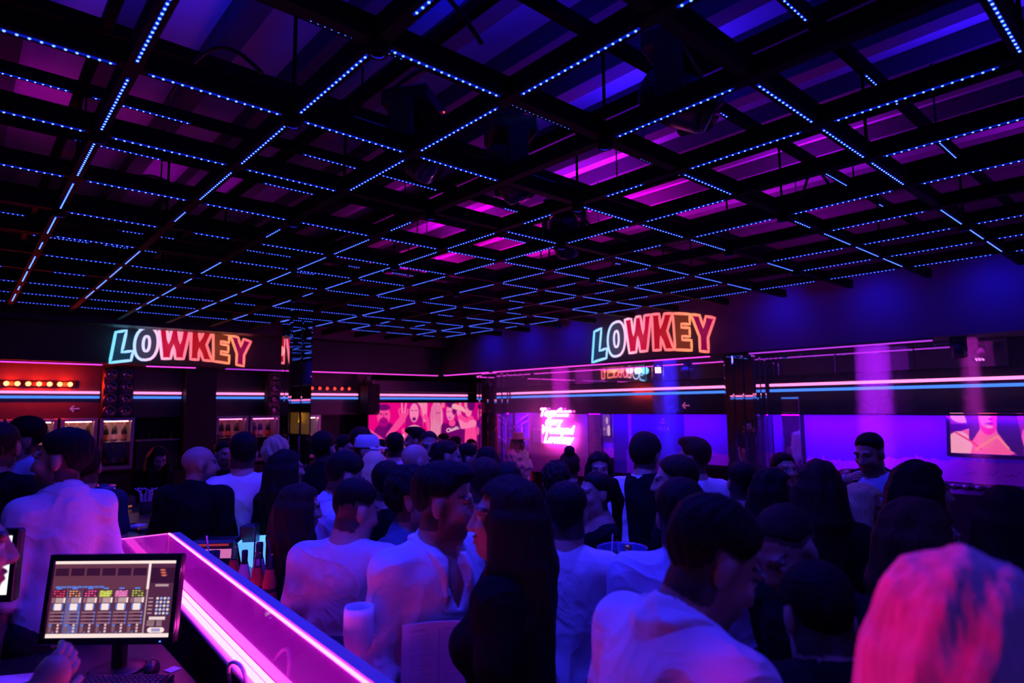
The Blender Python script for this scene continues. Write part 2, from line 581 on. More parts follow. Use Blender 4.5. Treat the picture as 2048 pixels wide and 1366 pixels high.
# loose cable loops over the battens
M_cable = mat('black cable', (0.008, 0.008, 0.01), 0.5)
for j in range(14):
    x, y = dead.uniform(0.4, 6.4), dead.uniform(1.5, 8.5)
    a = dead.uniform(0, PI)
    pts = [(x + math.cos(a) * (s - 0.5) * 0.5, y + math.sin(a) * (s - 0.5) * 0.5, 3.285 + 0.16 * math.sin(PI * s)) for s in [q / 10 for q in range(11)]]
    tag(MB().tube(pts, 0.009, 6).build('cable', M_cable, smooth=True), 'black cable looped over the ceiling battens', 'cable', 'cable loops in the ceiling grid')

# moving-head lamps and fixtures hanging in the grid
def moving_head(loc, rz, tilt, label):
    t = thing('moving_head_lamp', label, 'stage lamp', loc, rz)
    MB().bevbox((0, 0, -0.05), (0.30, 0.26, 0.10), 0.015).build('base', M_case, t)
    y = MB()
    for s in (-1, 1):
        y.bevbox((s * 0.16, 0, -0.24), (0.045, 0.12, 0.30), 0.01)
    y.bevbox((0, 0, -0.115), (0.36, 0.13, 0.04), 0.01)
    y.build('yoke', M_case, t)
    h = MB().lathe([(0.0, -0.17), (0.09, -0.17), (0.115, -0.13), (0.12, 0.0), (0.10, 0.13), (0.085, 0.16), (0.0, 0.16)], n=20)
    h.xf(Matrix.Translation((0, 0, -0.30)) @ Matrix.Rotation(tilt, 4, 'X'))
    hd = h.build('head', M_case, t, True)
    l = MB().lathe([(0.0, 0.163), (0.08, 0.163), (0.08, 0.17), (0.0, 0.175)], n=16)
    l.xf(Matrix.Translation((0, 0, -0.30)) @ Matrix.Rotation(tilt, 4, 'X'))
    l.build('lens', mat('lamp lens', (0.05, 0.05, 0.08), 0.08), hd, True)
    MB().tube([(0.10, -0.131, -0.05), (0.10, -0.134, -0.05)], 0.006, 6).build('indicator', glow('red indicator', (1, 0.03, 0.02), 6), t)
    return t
moving_head((1.75, 2.75, 3.66), 0.6, 2.4, 'dark moving-head lamp under the grid, nearest the bar side')
moving_head((2.35, 2.65, 3.66), 1.1, 2.7, 'dark moving-head lamp under the grid, in the middle of the cluster')
moving_head((2.35, 1.50, 3.66), 0.3, 2.2, 'dark moving-head lamp with a red indicator, high over the dance floor')
moving_head((3.6, 3.4, 3.66), 2.1, 2.5, 'dark moving-head lamp under the grid in front of the projected letters wall')

ring_m = MB().lathe([(0.022, 0.0), (0.034, 0.0), (0.034, 0.035), (0.0, 0.035), (0.0, 0.03), (0.022, 0.03), (0.022, 0.0)], n=14).mesh('added_lamp_ring', M_beam, True)
for (x, y, wt) in FILL_SPOTS:  # added rings that dress the fill lamps
    tag(obj('added_lamp_ring', ring_m, None, (x, y, 3.163)), 'tiny black added lamp ring under a crossing of the ceiling battens', 'added lamp ring', 'added lamp rings under the batten crossings')

# ------------------------------------------------------------------ sign letters
def letter_shapes():
    """outlines in a unit box, slightly slanted block capitals; (outer, holes, advance)"""
    def ell(cx, cy, rx, ry, n=24):
        return [(cx + rx * math.cos(2 * PI * k / n) * abs(math.cos(2 * PI * k / n)) ** -0.25 if abs(math.cos(2 * PI * k / n)) > 1e-6 else cx,
                 cy + ry * math.sin(2 * PI * k / n)) for k in range(n)]
    L = [(0.0, 0.0), (0.82, 0.0), (0.88, 0.30), (0.44, 0.30), (0.58, 1.0), (0.16, 1.0)]
    O = ell(0.5, 0.5, 0.48, 0.52)
    Oh = ell(0.5, 0.5, 0.13, 0.24)
    W = [(0.20, 0.0), (0.56, 0.0), (0.66, 0.42), (0.76, 0.0), (1.12, 0.0), (1.36, 1.0), (1.02, 1.0), (0.94, 0.50), (0.82, 1.0), (0.56, 1.0), (0.44, 0.50), (0.34, 1.0), (0.0, 1.0)]
    K = [(0.04, 0.0), (0.40, 0.0), (0.42, 0.36), (0.62, 0.0), (1.02, 0.0), (0.74, 0.52), (1.0, 1.0), (0.62, 1.0), (0.42, 0.62), (0.38, 1.0), (0.02, 1.0)]
    E = [(0.10, 0.0), (0.84, 0.0), (0.84, 0.28), (0.44, 0.28), (0.44, 0.38), (0.78, 0.38), (0.78, 0.62), (0.42, 0.62), (0.42, 0.72), (0.80, 0.72), (0.80, 1.0), (0.04, 1.0)]
    Y = [(0.34, 0.0), (0.70, 0.0), (0.70, 0.40), (1.02, 1.0), (0.64, 1.0), (0.52, 0.68), (0.38, 1.0), (0.0, 1.0), (0.34, 0.40)]
    return [(L, [], 0.90), (O, [Oh], 0.98), (W, [], 1.38), (K, [], 0.98), (E, [], 0.86), (Y, [], 1.02)]

LC = [((0.10, 0.75, 1.0), (0.01, 0.05, 0.12)), ((1.0, 0.62, 0.85), (0.07, 0.06, 0.13)), ((1.0, 0.16, 0.24), (0.95, 0.0, 0.06)),
      ((1.0, 0.13, 0.10), (0.75, 0.005, 0.02)), ((1.0, 0.30, 0.10), (0.28, 0.04, 0.015)), ((1.0, 0.10, 0.14), (0.40, 0.0, 0.10))]
LC2 = [(0.16, 0.62, 1.0), (0.42, 0.60, 1.0), (1.0, 0.42, 0.62), (1.0, 0.16, 0.24), (1.0, 0.15, 0.16), (1.0, 0.26, 0.11), (1.0, 0.11, 0.17)]

def ink_glow(name, strength):
    m = print_mat(name, strength, 0.8)
    return m

def projected_word(label, width, height, M, cat='sign'):  # projected lettering, its light built as glowing shapes
    t = tag(obj('projected_word_sign', None), label, cat)
    total = sum(a for _, _, a in letter_shapes())
    u0 = 0.0
    for i, (outer, holes, adv) in enumerate(letter_shapes()):
        def warp(p):
            u = (u0 + p[0]) / total
            s = 2 * u - 1
            base = 0.17 * (1 - s * s)
            hgt = 0.74 + 0.09 * (1 - s * s)
            return ((u - 0.5) * width, (base + p[1] * hgt - 0.5) * height)
        def fine(loop):
            out = []
            for p, q in zip(loop, loop[1:] + loop[:1]):
                n = max(1, int(math.hypot(q[0] - p[0], q[1] - p[1]) / 0.12))
                out += [(p[0] + (q[0] - p[0]) * k / n, p[1] + (q[1] - p[1]) * k / n) for k in range(n)]
            return [warp(p) for p in out]
        loops = [fine(outer)] + [fine(h) for h in holes]
        # the letter face
        tri = tessellate_polygon([[Vector((x, y, 0)) for x, y in lp] for lp in loops])
        flat = [p for lp in loops for p in lp]
        mb = MB().add([(x, y, 0.006) for x, y in flat], [tuple(f) for f in tri])
        mb.xf(M)
        me = mb.mesh('letter', ink_glow('sign face', 0.55))
        at = me.attributes.new('ink', 'FLOAT_COLOR', 'POINT')
        at.data.foreach_set('color', [c for _ in flat for c in (*LC[i][1], 1)])
        lo = obj('letter', me, t)
        # the glowing outline
        tb = MB()
        for lp in loops:
            n = len(lp)
            ring = []
            for k in range(n):
                p0, p1, p2 = Vector(lp[k - 1]), Vector(lp[k]), Vector(lp[(k + 1) % n])
                d = ((p1 - p0).normalized() + (p2 - p1).normalized())
                d = d.normalized() if d.length > 1e-6 else (p2 - p1).normalized()
                nn = Vector((-d.y, d.x))
                w_ = 0.019
                ring.append([Vector((p1.x + nn.x * a * w_, p1.y + nn.y * a * w_, z)) for a, z in ((-1, 0.012), (-0.6, 0.022), (0.6, 0.022), (1, 0.012))])
            o = len(tb.v)
            for r4 in ring:
                tb.v += [tuple(q) for q in r4]
            for k in range(n):
                for j in range(4):
                    a, b = o + 4 * k + j, o + 4 * k + (j + 1) % 4
                    a2, b2 = o + 4 * ((k + 1) % n) + j, o + 4 * ((k + 1) % n) + (j + 1) % 4
                    tb.f.append((a, a2, b2, b))
        us = [(v[0] / width + 0.5) for v in tb.v]
        tb.xf(M)
        me = tb.mesh('outline', ink_glow('sign outline', 1.35))
        at = me.attributes.new('ink', 'FLOAT_COLOR', 'POINT')
        cols = []
        for u in us:
            s = min(max(u, 0), 0.999) * (len(LC2) - 1)
            k, fr = int(s), s - int(s)
            cols += [LC2[k][j] * (1 - fr) + LC2[k + 1][j] * fr for j in range(3)] + [1]
        at.data.foreach_set('color', cols)
        obj('outline', me, lo)
        cc = M @ Vector(((u0 + adv / 2) / total * width - width / 2, 0.0, 0.10))
        lamp('letter_glow', 'POINT', cc, LC2[min(i + (i > 2), 6)], 0.9, shadow_soft_size=0.10)  # added lamp throws a halo on the wall round the letter
        u0 += adv
    return t

projected_word('projected word in outlined block letters above the back bar fridges', 1.90, 0.56, Matrix.Translation((2.52, YB - 0.004, 2.93)) @ FACE_MY)
projected_word('projected word in outlined block letters above the wall with the script neon', 2.06, 0.60, Matrix.Translation((XB - 0.004, 5.20, 2.955)) @ FACE_MX)

# ------------------------------------------------------------------ neon tubes round the room
M_npink = glow('pink tube', (1.0, 0.20, 0.50), 2.2)
M_nblue = glow('blue tube', (0.06, 0.22, 1.0), 1.35)
def neon_tube(p, q, m, label, r=0.017):
    t = thing('neon_tube', label, 'neon tube', p)
    d = Vector(q) - Vector(p)
    MB().tube([(0, 0, 0), d], r, 8).build('glass_tube', m, t, True)
    e = MB()
    n = d.normalized()
    e.tube([-n * 0.02, n * 0.015], r * 1.25, 8)
    e.tube([d - n * 0.015, d + n * 0.02], r * 1.25, 8)
    e.build('end_cap', M_case, t)
    return t
ZP, ZBn = 2.252, 2.184
for (x0, x1, where) in [(-0.9, 1.59, 'below the red bulbs of the back bar'), (1.99, 2.68, 'between the big lens lamp and the black pier'), (3.13, 3.98, 'between the black pier and the mirrored pillar'),
                        (4.2, 5.74, 'right of the mirrored pillar on the back wall'), (6.13, 8.36, 'above the pink photo wall')]:
    yy = YW - 0.03
    neon_tube((x0, yy, ZP), (x1, yy, ZP), M_npink, 'upper pink neon tube ' + where)
    neon_tube((x0, yy, ZBn), (x1, yy, ZBn), M_nblue, 'lower blue neon tube ' + where)
for (y0, y1, where) in [(8.66, 4.30, 'above the script neon on the side wall'), (3.76, -3.2, 'above the television wall')]:
    xx = XW - 0.03
    neon_tube((xx, y0, ZP - 0.008), (xx, y1, ZP - 0.008), M_npink, 'upper pink neon tube ' + where)
    neon_tube((xx, y0, ZBn - 0.008), (xx, y1, ZBn - 0.008), M_nblue, 'lower blue neon tube ' + where)

# ------------------------------------------------------------------ back wall: fascia, piers, bulbs, lens lamps
struct('trim_4', MB().box((2.2, YW + 0.06, 2.265), (7.6, 0.12, 0.77)), M_fascia, label='black gloss fascia of the back bar carrying the neon tubes')
struct('trim_5', MB().box((2.90, YW - 0.13, 2.0), (0.44, 0.26, 1.3)), M_black, label='black pier between the fridges of the back bar')

M_red = glow('red bulb', (1.0, 0.045, 0.008), 60.0)
M_red2 = glow('dim red bulb', (1.0, 0.03, 0.02), 3.2)
def bulb_bar(x, n, pitch, r, m, label):
    t = thing('bulb_bar', label, 'lamp bar', (x, YW - 0.02, 2.365))
    MB().bevbox(((n - 1) * pitch / 2, -0.02, 0), ((n - 1) * pitch + 0.14, 0.05, r * 2.6), 0.01).build('housing', M_case, t)
    ring = MB().lathe([(r * 1.08, 0), (r * 1.25, 0.012), (r * 1.08, 0.024)], n=14).xf(Matrix.Rotation(PI / 2, 4, 'X')).mesh('bezel', M_steel, True)
    blb = MB().lathe([(r, 0), (r * 0.92, 0.016), (r * 0.6, 0.032), (0.001, 0.04)], n=14).xf(Matrix.Rotation(PI / 2, 4, 'X')).mesh('bulb', m, True)
    for k in range(n):
        obj('bulb', blb, t, (k * pitch, -0.045, 0))
        obj('bezel', ring, t, (k * pitch, -0.045, 0))
    return t
bulb_bar(0.50, 7, 0.118, 0.030, M_red, 'row of seven blazing red bulbs above the back bar')
for k in (0.55, 0.86, 1.16):
    lamp('bulb_glow', 'POINT', (k, YW - 0.17, 2.365), (1.0, 0.02, 0.004), 15.0, shadow_soft_size=0.03)  # added red fill imitates the halo around the bulbs
bulb_bar(4.36, 9, 0.145, 0.028, M_red2, 'row of dull red bulbs right of the mirrored pillar')
bpy.data.objects['bulb_bar.001'].location.z = 2.36

M_lens = mat('lamp reflector', (0.35, 0.30, 0.34), 0.16, 0.9, scale=20)
def lens_lamp(x, y, label, rz=0.0):
    t = thing('lens_lamp', label, 'stage lamp', (x, y, 1.92), rz)
    MB().bevbox((0, 0.06, 0.33), (0.40, 0.12, 0.72), 0.015).build('housing', M_case, t)
    ring = MB().lathe([(0.070, 0.0), (0.078, 0.012), (0.084, 0.0)], n=22).xf(Matrix.Rotation(PI / 2, 4, 'X')).mesh('bezel', M_steel, True)
    dish = MB().lathe([(0.070, 0.0), (0.055, -0.020), (0.03, -0.034), (0.012, -0.036), (0.012, -0.02), (0.0, -0.016)], n=18).xf(Matrix.Rotation(PI / 2, 4, 'X')).mesh('reflector', M_lens, True)
    for r_ in range(4):
        for c_ in range(2):
            px, pz = -0.098 + 0.196 * c_, 0.06 + 0.178 * r_
            obj('reflector', dish, t, (px, -0.042, pz))
            obj('bezel', ring, t, (px, -0.004, pz))
    return t
lens_lamp(1.79, YW - 0.14, 'eight-lens lamp panel hanging left of the black pier')
lens_lamp(4.10, YW - 0.30, 'eight-lens lamp panel partly hidden by the mirrored pillar', 0.35)

# arrow pictograms
def arrow(M, label, s=0.08):
    mb = MB()
    z = 0.0
    for a, b in (((-1, 0), (1, 0)), ((-1, 0), (-0.2, 0.75)), ((-1, 0), (-0.2, -0.75))):
        p, q = Vector((a[0], a[1], 0)) * s, Vector((b[0], b[1], 0)) * s
        d = (q - p).normalized(); n = Vector((-d.y, d.x, 0)) * s * 0.16
        o = len(mb.v)
        mb.v += [tuple(p - n), tuple(q - n), tuple(q + n), tuple(p + n)]
        mb.v += [tuple(Vector(v) + Vector((0, 0, 0.004))) for v in mb.v[o:o + 4]]
        mb.f += [tuple(o + k for k in f) for f in ((3, 2, 1, 0), (4, 5, 6, 7), (0, 1, 5, 4), (2, 3, 7, 6), (1, 2, 6, 5), (3, 0, 4, 7))]
    mb.xf(M)
    return tag(mb.build('arrow_sign', glow('arrow', (0.8, 0.1, 0.55), 0.5)), label, 'sign')
arrow(Matrix.Translation((1.29, YW - 0.006, 2.02)) @ FACE_MY, 'small pink arrow sign on the fascia above the left fridges', 0.055)
arrow(Matrix.Translation((XW - 0.006, 4.98, 2.0)) @ FACE_MX, 'small pink arrow sign above the blue bottle banner', 0.055)

# ------------------------------------------------------------------ fridges with bottles
M_fr = mat('fridge steel', (0.45, 0.40, 0.43), 0.32, 0.8, scale=60)
M_fin = mat('fridge liner', (0.75, 0.70, 0.70), 0.5)
M_glass = acrylic('door glass', (0.12, 0.10, 0.12), 0.93, 0.03)
def fridge(x0, x1, label, lit, z0=1.12, z1=1.885):
    w_, h_, d_ = x1 - x0, z1 - z0, 0.46
    t = thing('bottle_fridge', label, 'fridge', ((x0 + x1) / 2, YW, z0))
    b = MB()
    for s in (-1, 1):
        b.box((s * (w_ / 2 - 0.02), d_ / 2, h_ / 2), (0.04, d_, h_))
    b.box((0, d_ / 2, h_ - 0.02), (w_ - 0.08, d_, 0.04)).box((0, d_ / 2, 0.03), (w_ - 0.08, d_, 0.06))
    b.build('body', M_fr, t)
    MB().box((0, d_ - 0.02, h_ / 2), (w_ - 0.08, 0.03, h_ - 0.1)).build('liner', M_fin, t)
    for zz in (0.40,):
        MB().box((0, d_ / 2, zz), (w_ - 0.09, d_ - 0.08, 0.012)).build('shelf', M_fin, t)
    MB().box((0, 0.09, h_ - 0.052), (w_ - 0.14, 0.03, 0.016)).build('lamp_tube', glow('fridge tube %.1f' % lit[3], lit[:3], lit[3]), t)
    dr = MB()
    f = 0.045
    for s in (-1, 1):
        dr.bevbox((s * (w_ / 2 - f / 2 - 0.004), -0.02, h_ / 2), (f, 0.036, h_ - 0.01), 0.004)
        dr.bevbox((0, -0.02, h_ / 2 + s * (h_ / 2 - f / 2 - 0.005)), (w_ - 2 * f - 0.008, 0.034, f), 0.004)
    do = dr.build('door', M_fr, t)
    MB().box((0, -0.02, h_ / 2), (w_ - 2 * f, 0.006, h_ - 2 * f)).build('pane', M_glass, do)
    hb = MB().tube([(-w_ / 2 + 0.03, -0.036, h_ * 0.38), (-w_ / 2 + 0.03, -0.07, h_ * 0.40), (-w_ / 2 + 0.03, -0.07, h_ * 0.58), (-w_ / 2 + 0.03, -0.036, h_ * 0.60)], 0.008, 6)
    hb.build('handle', M_case, do)
    return t
WARM = (1.0, 0.30, 0.34, 34.0)
fridge(-0.75, -0.13, 'glass-door fridge at the far end of the back bar', WARM)
fridge(-0.10, 0.50, 'glass-door fridge behind the men at the end of the bar', WARM)
fridge(0.53, 1.10, 'glass-door fridge left of the linen shirt head, bottles lit red', WARM)
fridge(1.13, 1.58, 'glass-door fridge with two champagne bottles, under the pink arrow', WARM)
fridge(1.60, 2.05, 'glass-door fridge with gold-labelled bottles, under the eight-lens lamp', WARM)
PINK = (1.0, 0.14, 0.50, 12.0)
fridge(3.20, 3.72, 'pink-lit fridge just right of the black pier', PINK)
fridge(3.74, 4.25, 'pink-lit fridge beside the mirrored pillar', PINK)
fridge(4.55, 5.0, 'narrow fridge with one dark champagne bottle right of the pillar', (1.0, 0.40, 0.5, 26.0))
M_btl = mat('dark bottle glass', (0.01, 0.02, 0.012), 0.07, var=0.2)
M_lab = mat('orange bottle label', (0.75, 0.22, 0.05), 0.5)
M_lab2 = mat('cream bottle label', (0.7, 0.55, 0.5), 0.5)
M_foil = mat('gold foil', (0.7, 0.45, 0.12), 0.3, 0.9)
def champagne(h=0.30):
    s = h / 0.32
    body = MB().lathe([(0.0, 0), (0.040 * s, 0.0), (0.044 * s, 0.01 * s), (0.044 * s, 0.15 * s), (0.036 * s, 0.20 * s), (0.020 * s, 0.245 * s), (0.016 * s, 0.27 * s)], n=14)
    foil = MB().lathe([(0.018 * s, 0.25 * s), (0.018 * s, 0.30 * s), (0.020 * s, 0.305 * s), (0.019 * s, 0.32 * s), (0.0, 0.322 * s)], n=12)
    lab = MB().lathe([(0.0447 * s, 0.03 * s), (0.0449 * s, 0.035 * s), (0.0449 * s, 0.105 * s), (0.0447 * s, 0.11 * s)], n=14)
    return body.mesh('bottle', M_btl, True), foil.mesh('foil', M_foil, True), lab
cb, cf, clb = champagne()
cl1, cl2 = clb.mesh('label', M_lab, True), None
cl2 = clb.mesh('label', M_lab2, True)
def champ_bottle(x, y, z, lb, label, grp):
    t = tag(obj('champagne_bottle', cb, None, (x, y, z)), label, 'bottle', grp)
    obj('foil', cf, t)
    obj('label', lb, t)
    return t
for fx, n, lab in [(-0.44, 3, 'in the far end fridge'), (0.20, 4, 'in the fridge at the end of the bar'), (0.815, 4, 'in the red-lit fridge'), (1.355, 3, 'in the fridge under the pink arrow'), (1.825, 3, 'in the fridge under the eight-lens lamp'),
                   (3.46, 3, 'in the fridge right of the pier'), (3.99, 3, 'in the fridge beside the mirrored pillar'), (4.77, 2, 'in the narrow fridge right of the pillar')]:
    for k in range(n):
        for zz, fl in ((1.53, 'upper shelf'), (1.185, 'lower shelf')):
            champ_bottle(fx + (k - (n - 1) / 2) * 0.118, YW + 0.14 + 0.05 * (k % 2), zz, cl1 if (k + int(fx * 3)) % 2 else cl2, 'dark champagne bottle on the %s %s' % (fl, lab), 'bottles on the %s %s' % (fl, lab))
# back counter under the fridges
bc = thing('back_counter', 'dark back counter under the bottle fridges', 'counter', (2.0, YW + 0.2, 0))
MB().box((0, 0, 0.54), (6.2, 0.6, 1.08)).build('body', M_black, bc)
MB().bevbox((0, -0.03, 1.10), (6.3, 0.66, 0.04), 0.01).build('worktop', M_gloss, bc)
# dark shelf with glasses between fridge and pier
sh = thing('glass_shelf', 'dark shelf with stacked glasses left of the black pier', 'shelf', (2.36, YW - 0.05, 1.12))
MB().box((0, 0.12, 0.20), (0.56, 0.30, 0.40)).build('cabinet', M_case, sh)
MB().bevbox((0, 0.1, 0.415), (0.60, 0.36, 0.03), 0.008).build('top', M_steel, sh)
M_clear = acrylic('clear glass', (0.5, 0.45, 0.55), 0.86, 0.03)
tum = MB().lathe([(0.0, 0.004), (0.028, 0.0), (0.036, 0.11), (0.033, 0.11), (0.026, 0.008), (0.0, 0.008)], n=12).mesh('tumbler', M_clear, True)
for k in range(5):
    tag(obj('tumbler', tum, None, (2.16 + 0.1 * k, YW + 0.02, 1.551)), 'clear tumbler on the dark shelf left of the pier', 'glass', 'tumblers on the back bar shelf')

# ------------------------------------------------------------------ pink photo wall
def photo_wall():
    Wd, Hd = 2.66, 1.25
    A = Wd / Hd
    bg, dk, md, lt, hi = (0.85, 0.0, 0.22), (0.16, 0.0, 0.14), (0.42, 0.0, 0.20), (1.0, 0.06, 0.33), (1.0, 0.22, 0.47)
    P = Paint(320, 160, A, bg)
    P.y = P.y - 0.14
    P.rect(0, 0.0, A, 0.35, (0.6, 0, 0.3), 0.6)
    P.rect(0.86, 0.55, 1.06, 1.0, (0.95, 0.35, 0.45), 0.8)
    P.rect(1.30, 0.35, 2.2, 0.75, (0.55, 0.0, 0.25), 0.8)
    for k in range(6):
        P.rect(1.36 + 0.12 * k, 0.78, 1.42 + 0.12 * k, 0.97, (0.9, 0.25, 0.4), 0.7)
    # bearded man
    P.ell(0.30, 0.22, 0.26, 0.34, dk); P.line([(0.02, 0.40), (0.22, 0.27)], 0.05, lt)
    P.ell(0.26, 0.66, 0.115, 0.155, lt); P.ell(0.26, 0.56, 0.085, 0.075, md); P.ell(0.26, 0.79, 0.115, 0.05, dk)
    for s in (-1, 1): P.ell(0.26 + s * 0.045, 0.685, 0.022, 0.012, dk)
    P.ell(0.26, 0.565, 0.035, 0.012, dk); P.line([(0.26, 0.68), (0.255, 0.62)], 0.008, md)
    # victory hand and arm
    P.line([(0.36, 0.35), (0.55, 0.55), (0.62, 0.62)], [0.05, 0.06, 0.055], lt)
    P.line([(0.60, 0.62), (0.585, 0.90)], [0.017, 0.011], hi); P.line([(0.63, 0.63), (0.665, 0.86)], [0.017, 0.011], hi); P.line([(0.57, 0.62), (0.53, 0.74), (0.56, 0.77)], 0.014, lt); P.ell(0.61, 0.64, 0.06, 0.06, lt)
    # laughing woman
    P.ell(0.82, 0.66, 0.15, 0.22, (0.60, 0.0, 0.26)); P.line([(0.70, 0.75), (0.66, 0.55), (0.70, 0.40)], 0.018, lt); P.line([(0.95, 0.75), (0.99, 0.55), (0.95, 0.42)], 0.018, lt); P.ell(0.72, 0.52, 0.07, 0.15, md); P.ell(0.93, 0.52, 0.06, 0.14, md)
    P.ell(0.82, 0.20, 0.25, 0.30, (0.95, 0.4, 0.55))
    for k in range(5):
        P.line([(0.66 + 0.07 * k, 0.36), (0.70 + 0.07 * k, 0.10)], 0.012, md)
    P.line([(0.70, 0.30), (0.98, 0.28)], 0.012, hi); P.line([(0.66, 0.22), (0.98, 0.20)], 0.01, hi)
    P.ell(0.82, 0.70, 0.085, 0.15, hi); P.ell(0.82, 0.60, 0.035, 0.03, dk)
    for s in (-1, 1): P.ell(0.82 + s * 0.035, 0.735, 0.02, 0.008, dk)
    P.line([(0.62, 0.42), (0.70, 0.34), (0.60, 0.20)], 0.035, lt)
    # woman with straight hair and raised fingers
    P.line([(1.06, 0.62), (1.15, 0.30)], [0.03, 0.05], lt); P.line([(1.03, 0.64), (0.98, 0.92)], 0.018, hi); P.line([(1.05, 0.65), (1.06, 0.93)], 0.018, hi); P.ell(1.04, 0.63, 0.045, 0.05, lt)
    P.ell(1.26, 0.62, 0.13, 0.26, hi); P.ell(1.22, 0.30, 0.09, 0.30, (0.98, 0.3, 0.48)); P.ell(1.33, 0.28, 0.06, 0.26, (0.98, 0.3, 0.48))
    P.ell(1.29, 0.66, 0.06, 0.11, (0.98, 0.22, 0.45))
    for k in range(6):
        P.line([(1.15 + 0.035 * k, 0.86 - 0.02 * abs(k - 3)), (1.13 + 0.04 * k, 0.10)], 0.005, md)
    for s in (0, 1): P.ell(1.27 + s * 0.05, 0.69, 0.02, 0.008, dk)
    # man in a dark T-shirt
    P.ell(1.60, 0.20, 0.22, 0.38, dk); P.line([(1.42, 0.45), (1.40, 0.1)], 0.07, dk); P.line([(1.78, 0.45), (1.82, 0.12)], 0.06, dk)
    P.ell(1.55, 0.70, 0.09, 0.145, hi); P.ell(1.55, 0.85, 0.10, 0.075, dk); P.ell(1.62, 0.76, 0.04, 0.11, dk); P.ell(1.58, 0.52, 0.07, 0.06, lt)
    for s in (-1, 1): P.ell(1.53 + s * 0.035, 0.71, 0.018, 0.008, dk)
    P.ell(1.53, 0.61, 0.03, 0.008, dk)
    # bare-chested man drinking from a bottle
    P.ell(1.98, 0.22, 0.13, 0.42, lt); P.ell(1.93, 0.74, 0.075, 0.125, hi); P.ell(1.99, 0.82, 0.09, 0.10, dk)
    P.line([(2.04, 0.50), (1.80, 0.46), (1.72, 0.70)], [0.065, 0.05, 0.04], hi); P.line([(1.90, 0.55), (1.74, 0.62)], 0.04, lt)
    P.line([(1.62, 0.80), (1.78, 0.76), (1.87, 0.70)], [0.045, 0.04, 0.015], (0.98, 0.35, 0.45)); P.ell(1.87, 0.775, 0.012, 0.008, dk)
    t = tag(obj('photo_wall', None), 'pink photo wall of partying people behind the crowd', 'photo wall')
    M = Matrix.Translation((7.30, YW - 0.02, 1.47)) @ FACE_MY
    P.panel('picture', print_mat('pink photo print', 0.95), Wd, Hd, t, M)
    MB().box((7.30, YW + 0.02, 1.47), (Wd + 0.03, 0.06, Hd + 0.03)).build('backing', M_case, t)
    tm = text_mesh('Classic.', 0.115, 0.001, 0.0, 0.0, 0.002)
    tm.materials.append(glow('shirt print', (1.0, 0.45, 0.65), 1.2, False))
    tm.transform(M @ Matrix.Translation((0.66, 0.07, 0.006)) @ Matrix.Rotation(0.22, 4, 'Z'))
    obj('lettering', tm, t)
photo_wall()
# roller casing above the photo
cs = thing('screen_casing', 'long purple-lit roller casing above the pink photo wall', 'screen casing', (7.25, YW - 0.06, 2.12))
MB().bevbox((0, 0.08, 0.30), (2.75, 0.24, 0.24), 0.02).build('casing', mat('grey casing', (0.20, 0.17, 0.20), 0.6), cs)
for k in range(3):
    MB().box((0, 0.135, 0.045 + 0.05 * k), (2.4, 0.18, 0.036)).build('slat', mat('grey casing', (0.2, 0.17, 0.2)), cs)
# hanging speaker left of the photo wall
sp = thing('loudspeaker', 'black loudspeaker hanging left of the pink photo wall', 'loudspeaker', (5.86, YW - 0.42, 1.86), 0.25)
MB().tube([(0, 0.12, 0.60), (0, 0.12, 0.90)], 0.012, 6).build('hanger', M_steel, sp)
MB().bevbox((0, 0.12, 0.30), (0.28, 0.26, 0.58), 0.025).build('cabinet', M_case, sp)
MB().box((0, -0.013, 0.30), (0.25, 0.008, 0.54)).build('grille', mat('speaker grille', (0.02, 0.02, 0.022), 0.8, scale=200, bump=0.8), sp)
MB().box((0, 0.12, 0.62), (0.04, 0.2, 0.08)).box((0, 0.2, 0.68), (0.05, 0.05, 0.1)).build('bracket', M_steel, sp)
MB().box((0.06, -0.018, 0.05), (0.07, 0.004, 0.018)).build('badge', M_steel, sp)

# ------------------------------------------------------------------ mirrored pillars
def mirrored_pillar(x0, x1, y0, y1, z0, z1, nf, ns, label, core=M_black):
    """front strips face the room; side strips face the camera end"""
    t = tag(obj('mirrored_pillar', None, None, ((x0 + x1) / 2, (y0 + y1) / 2, z0)), label, 'pillar')
    w_, d_, h_ = x1 - x0, y1 - y0, z1 - z0
    MB().box((0, 0, h_ / 2), (w_ - 0.03, d_ - 0.03, h_)).build('core', core, t)
    def strips(n, length, make):
        p = length / n
        for k in range(n):
            make(-length / 2 + (k + 0.5) * p, p - 0.006)
    mesh_f = MB().bevbox((0, 0, h_ / 2), (0.03, d_ / nf - 0.006, h_), 0.012).mesh('mirror_strip', M_mir)
    mesh_s = MB().bevbox((0, 0, h_ / 2), (w_ / ns - 0.006, 0.03, h_), 0.012).mesh('mirror_strip', M_mir)
    strips(nf, d_, lambda c, p: obj('mirror_strip', mesh_f, t, (-w_ / 2, c, 0)))
    strips(ns, w_, lambda c, p: obj('mirror_strip', mesh_s, t, (c, -d_ / 2, 0)))
    strips(ns, w_, lambda c, p: obj('mirror_strip', mesh_s, t, (c, d_ / 2, 0)))
    strips(nf, d_, lambda c, p: obj('mirror_strip', mesh_f, t, (w_ / 2, c, 0)))
    return t
mirrored_pillar(7.31, 7.70, 3.78, 4.17, 0, ZS - 0.02, 3, 3, 'mirrored pillar standing beside the television wall')
mirrored_pillar(7.29, 7.70, 8.68, 9.08, 0, ZS - 0.02, 2, 3, 'mirrored pillar between the photo wall and the script neon')
mirrored_pillar(3.32, 3.61, 8.20, 8.50, 0, 3.45, 2, 2, 'tall mirrored pillar standing free in front of the back bar')
mirrored_pillar(7.55, 7.80, 9.35, 9.55, 0, ZS - 0.02, 2, 2, 'slim dark mirrored pillar beside the photo wall edge')

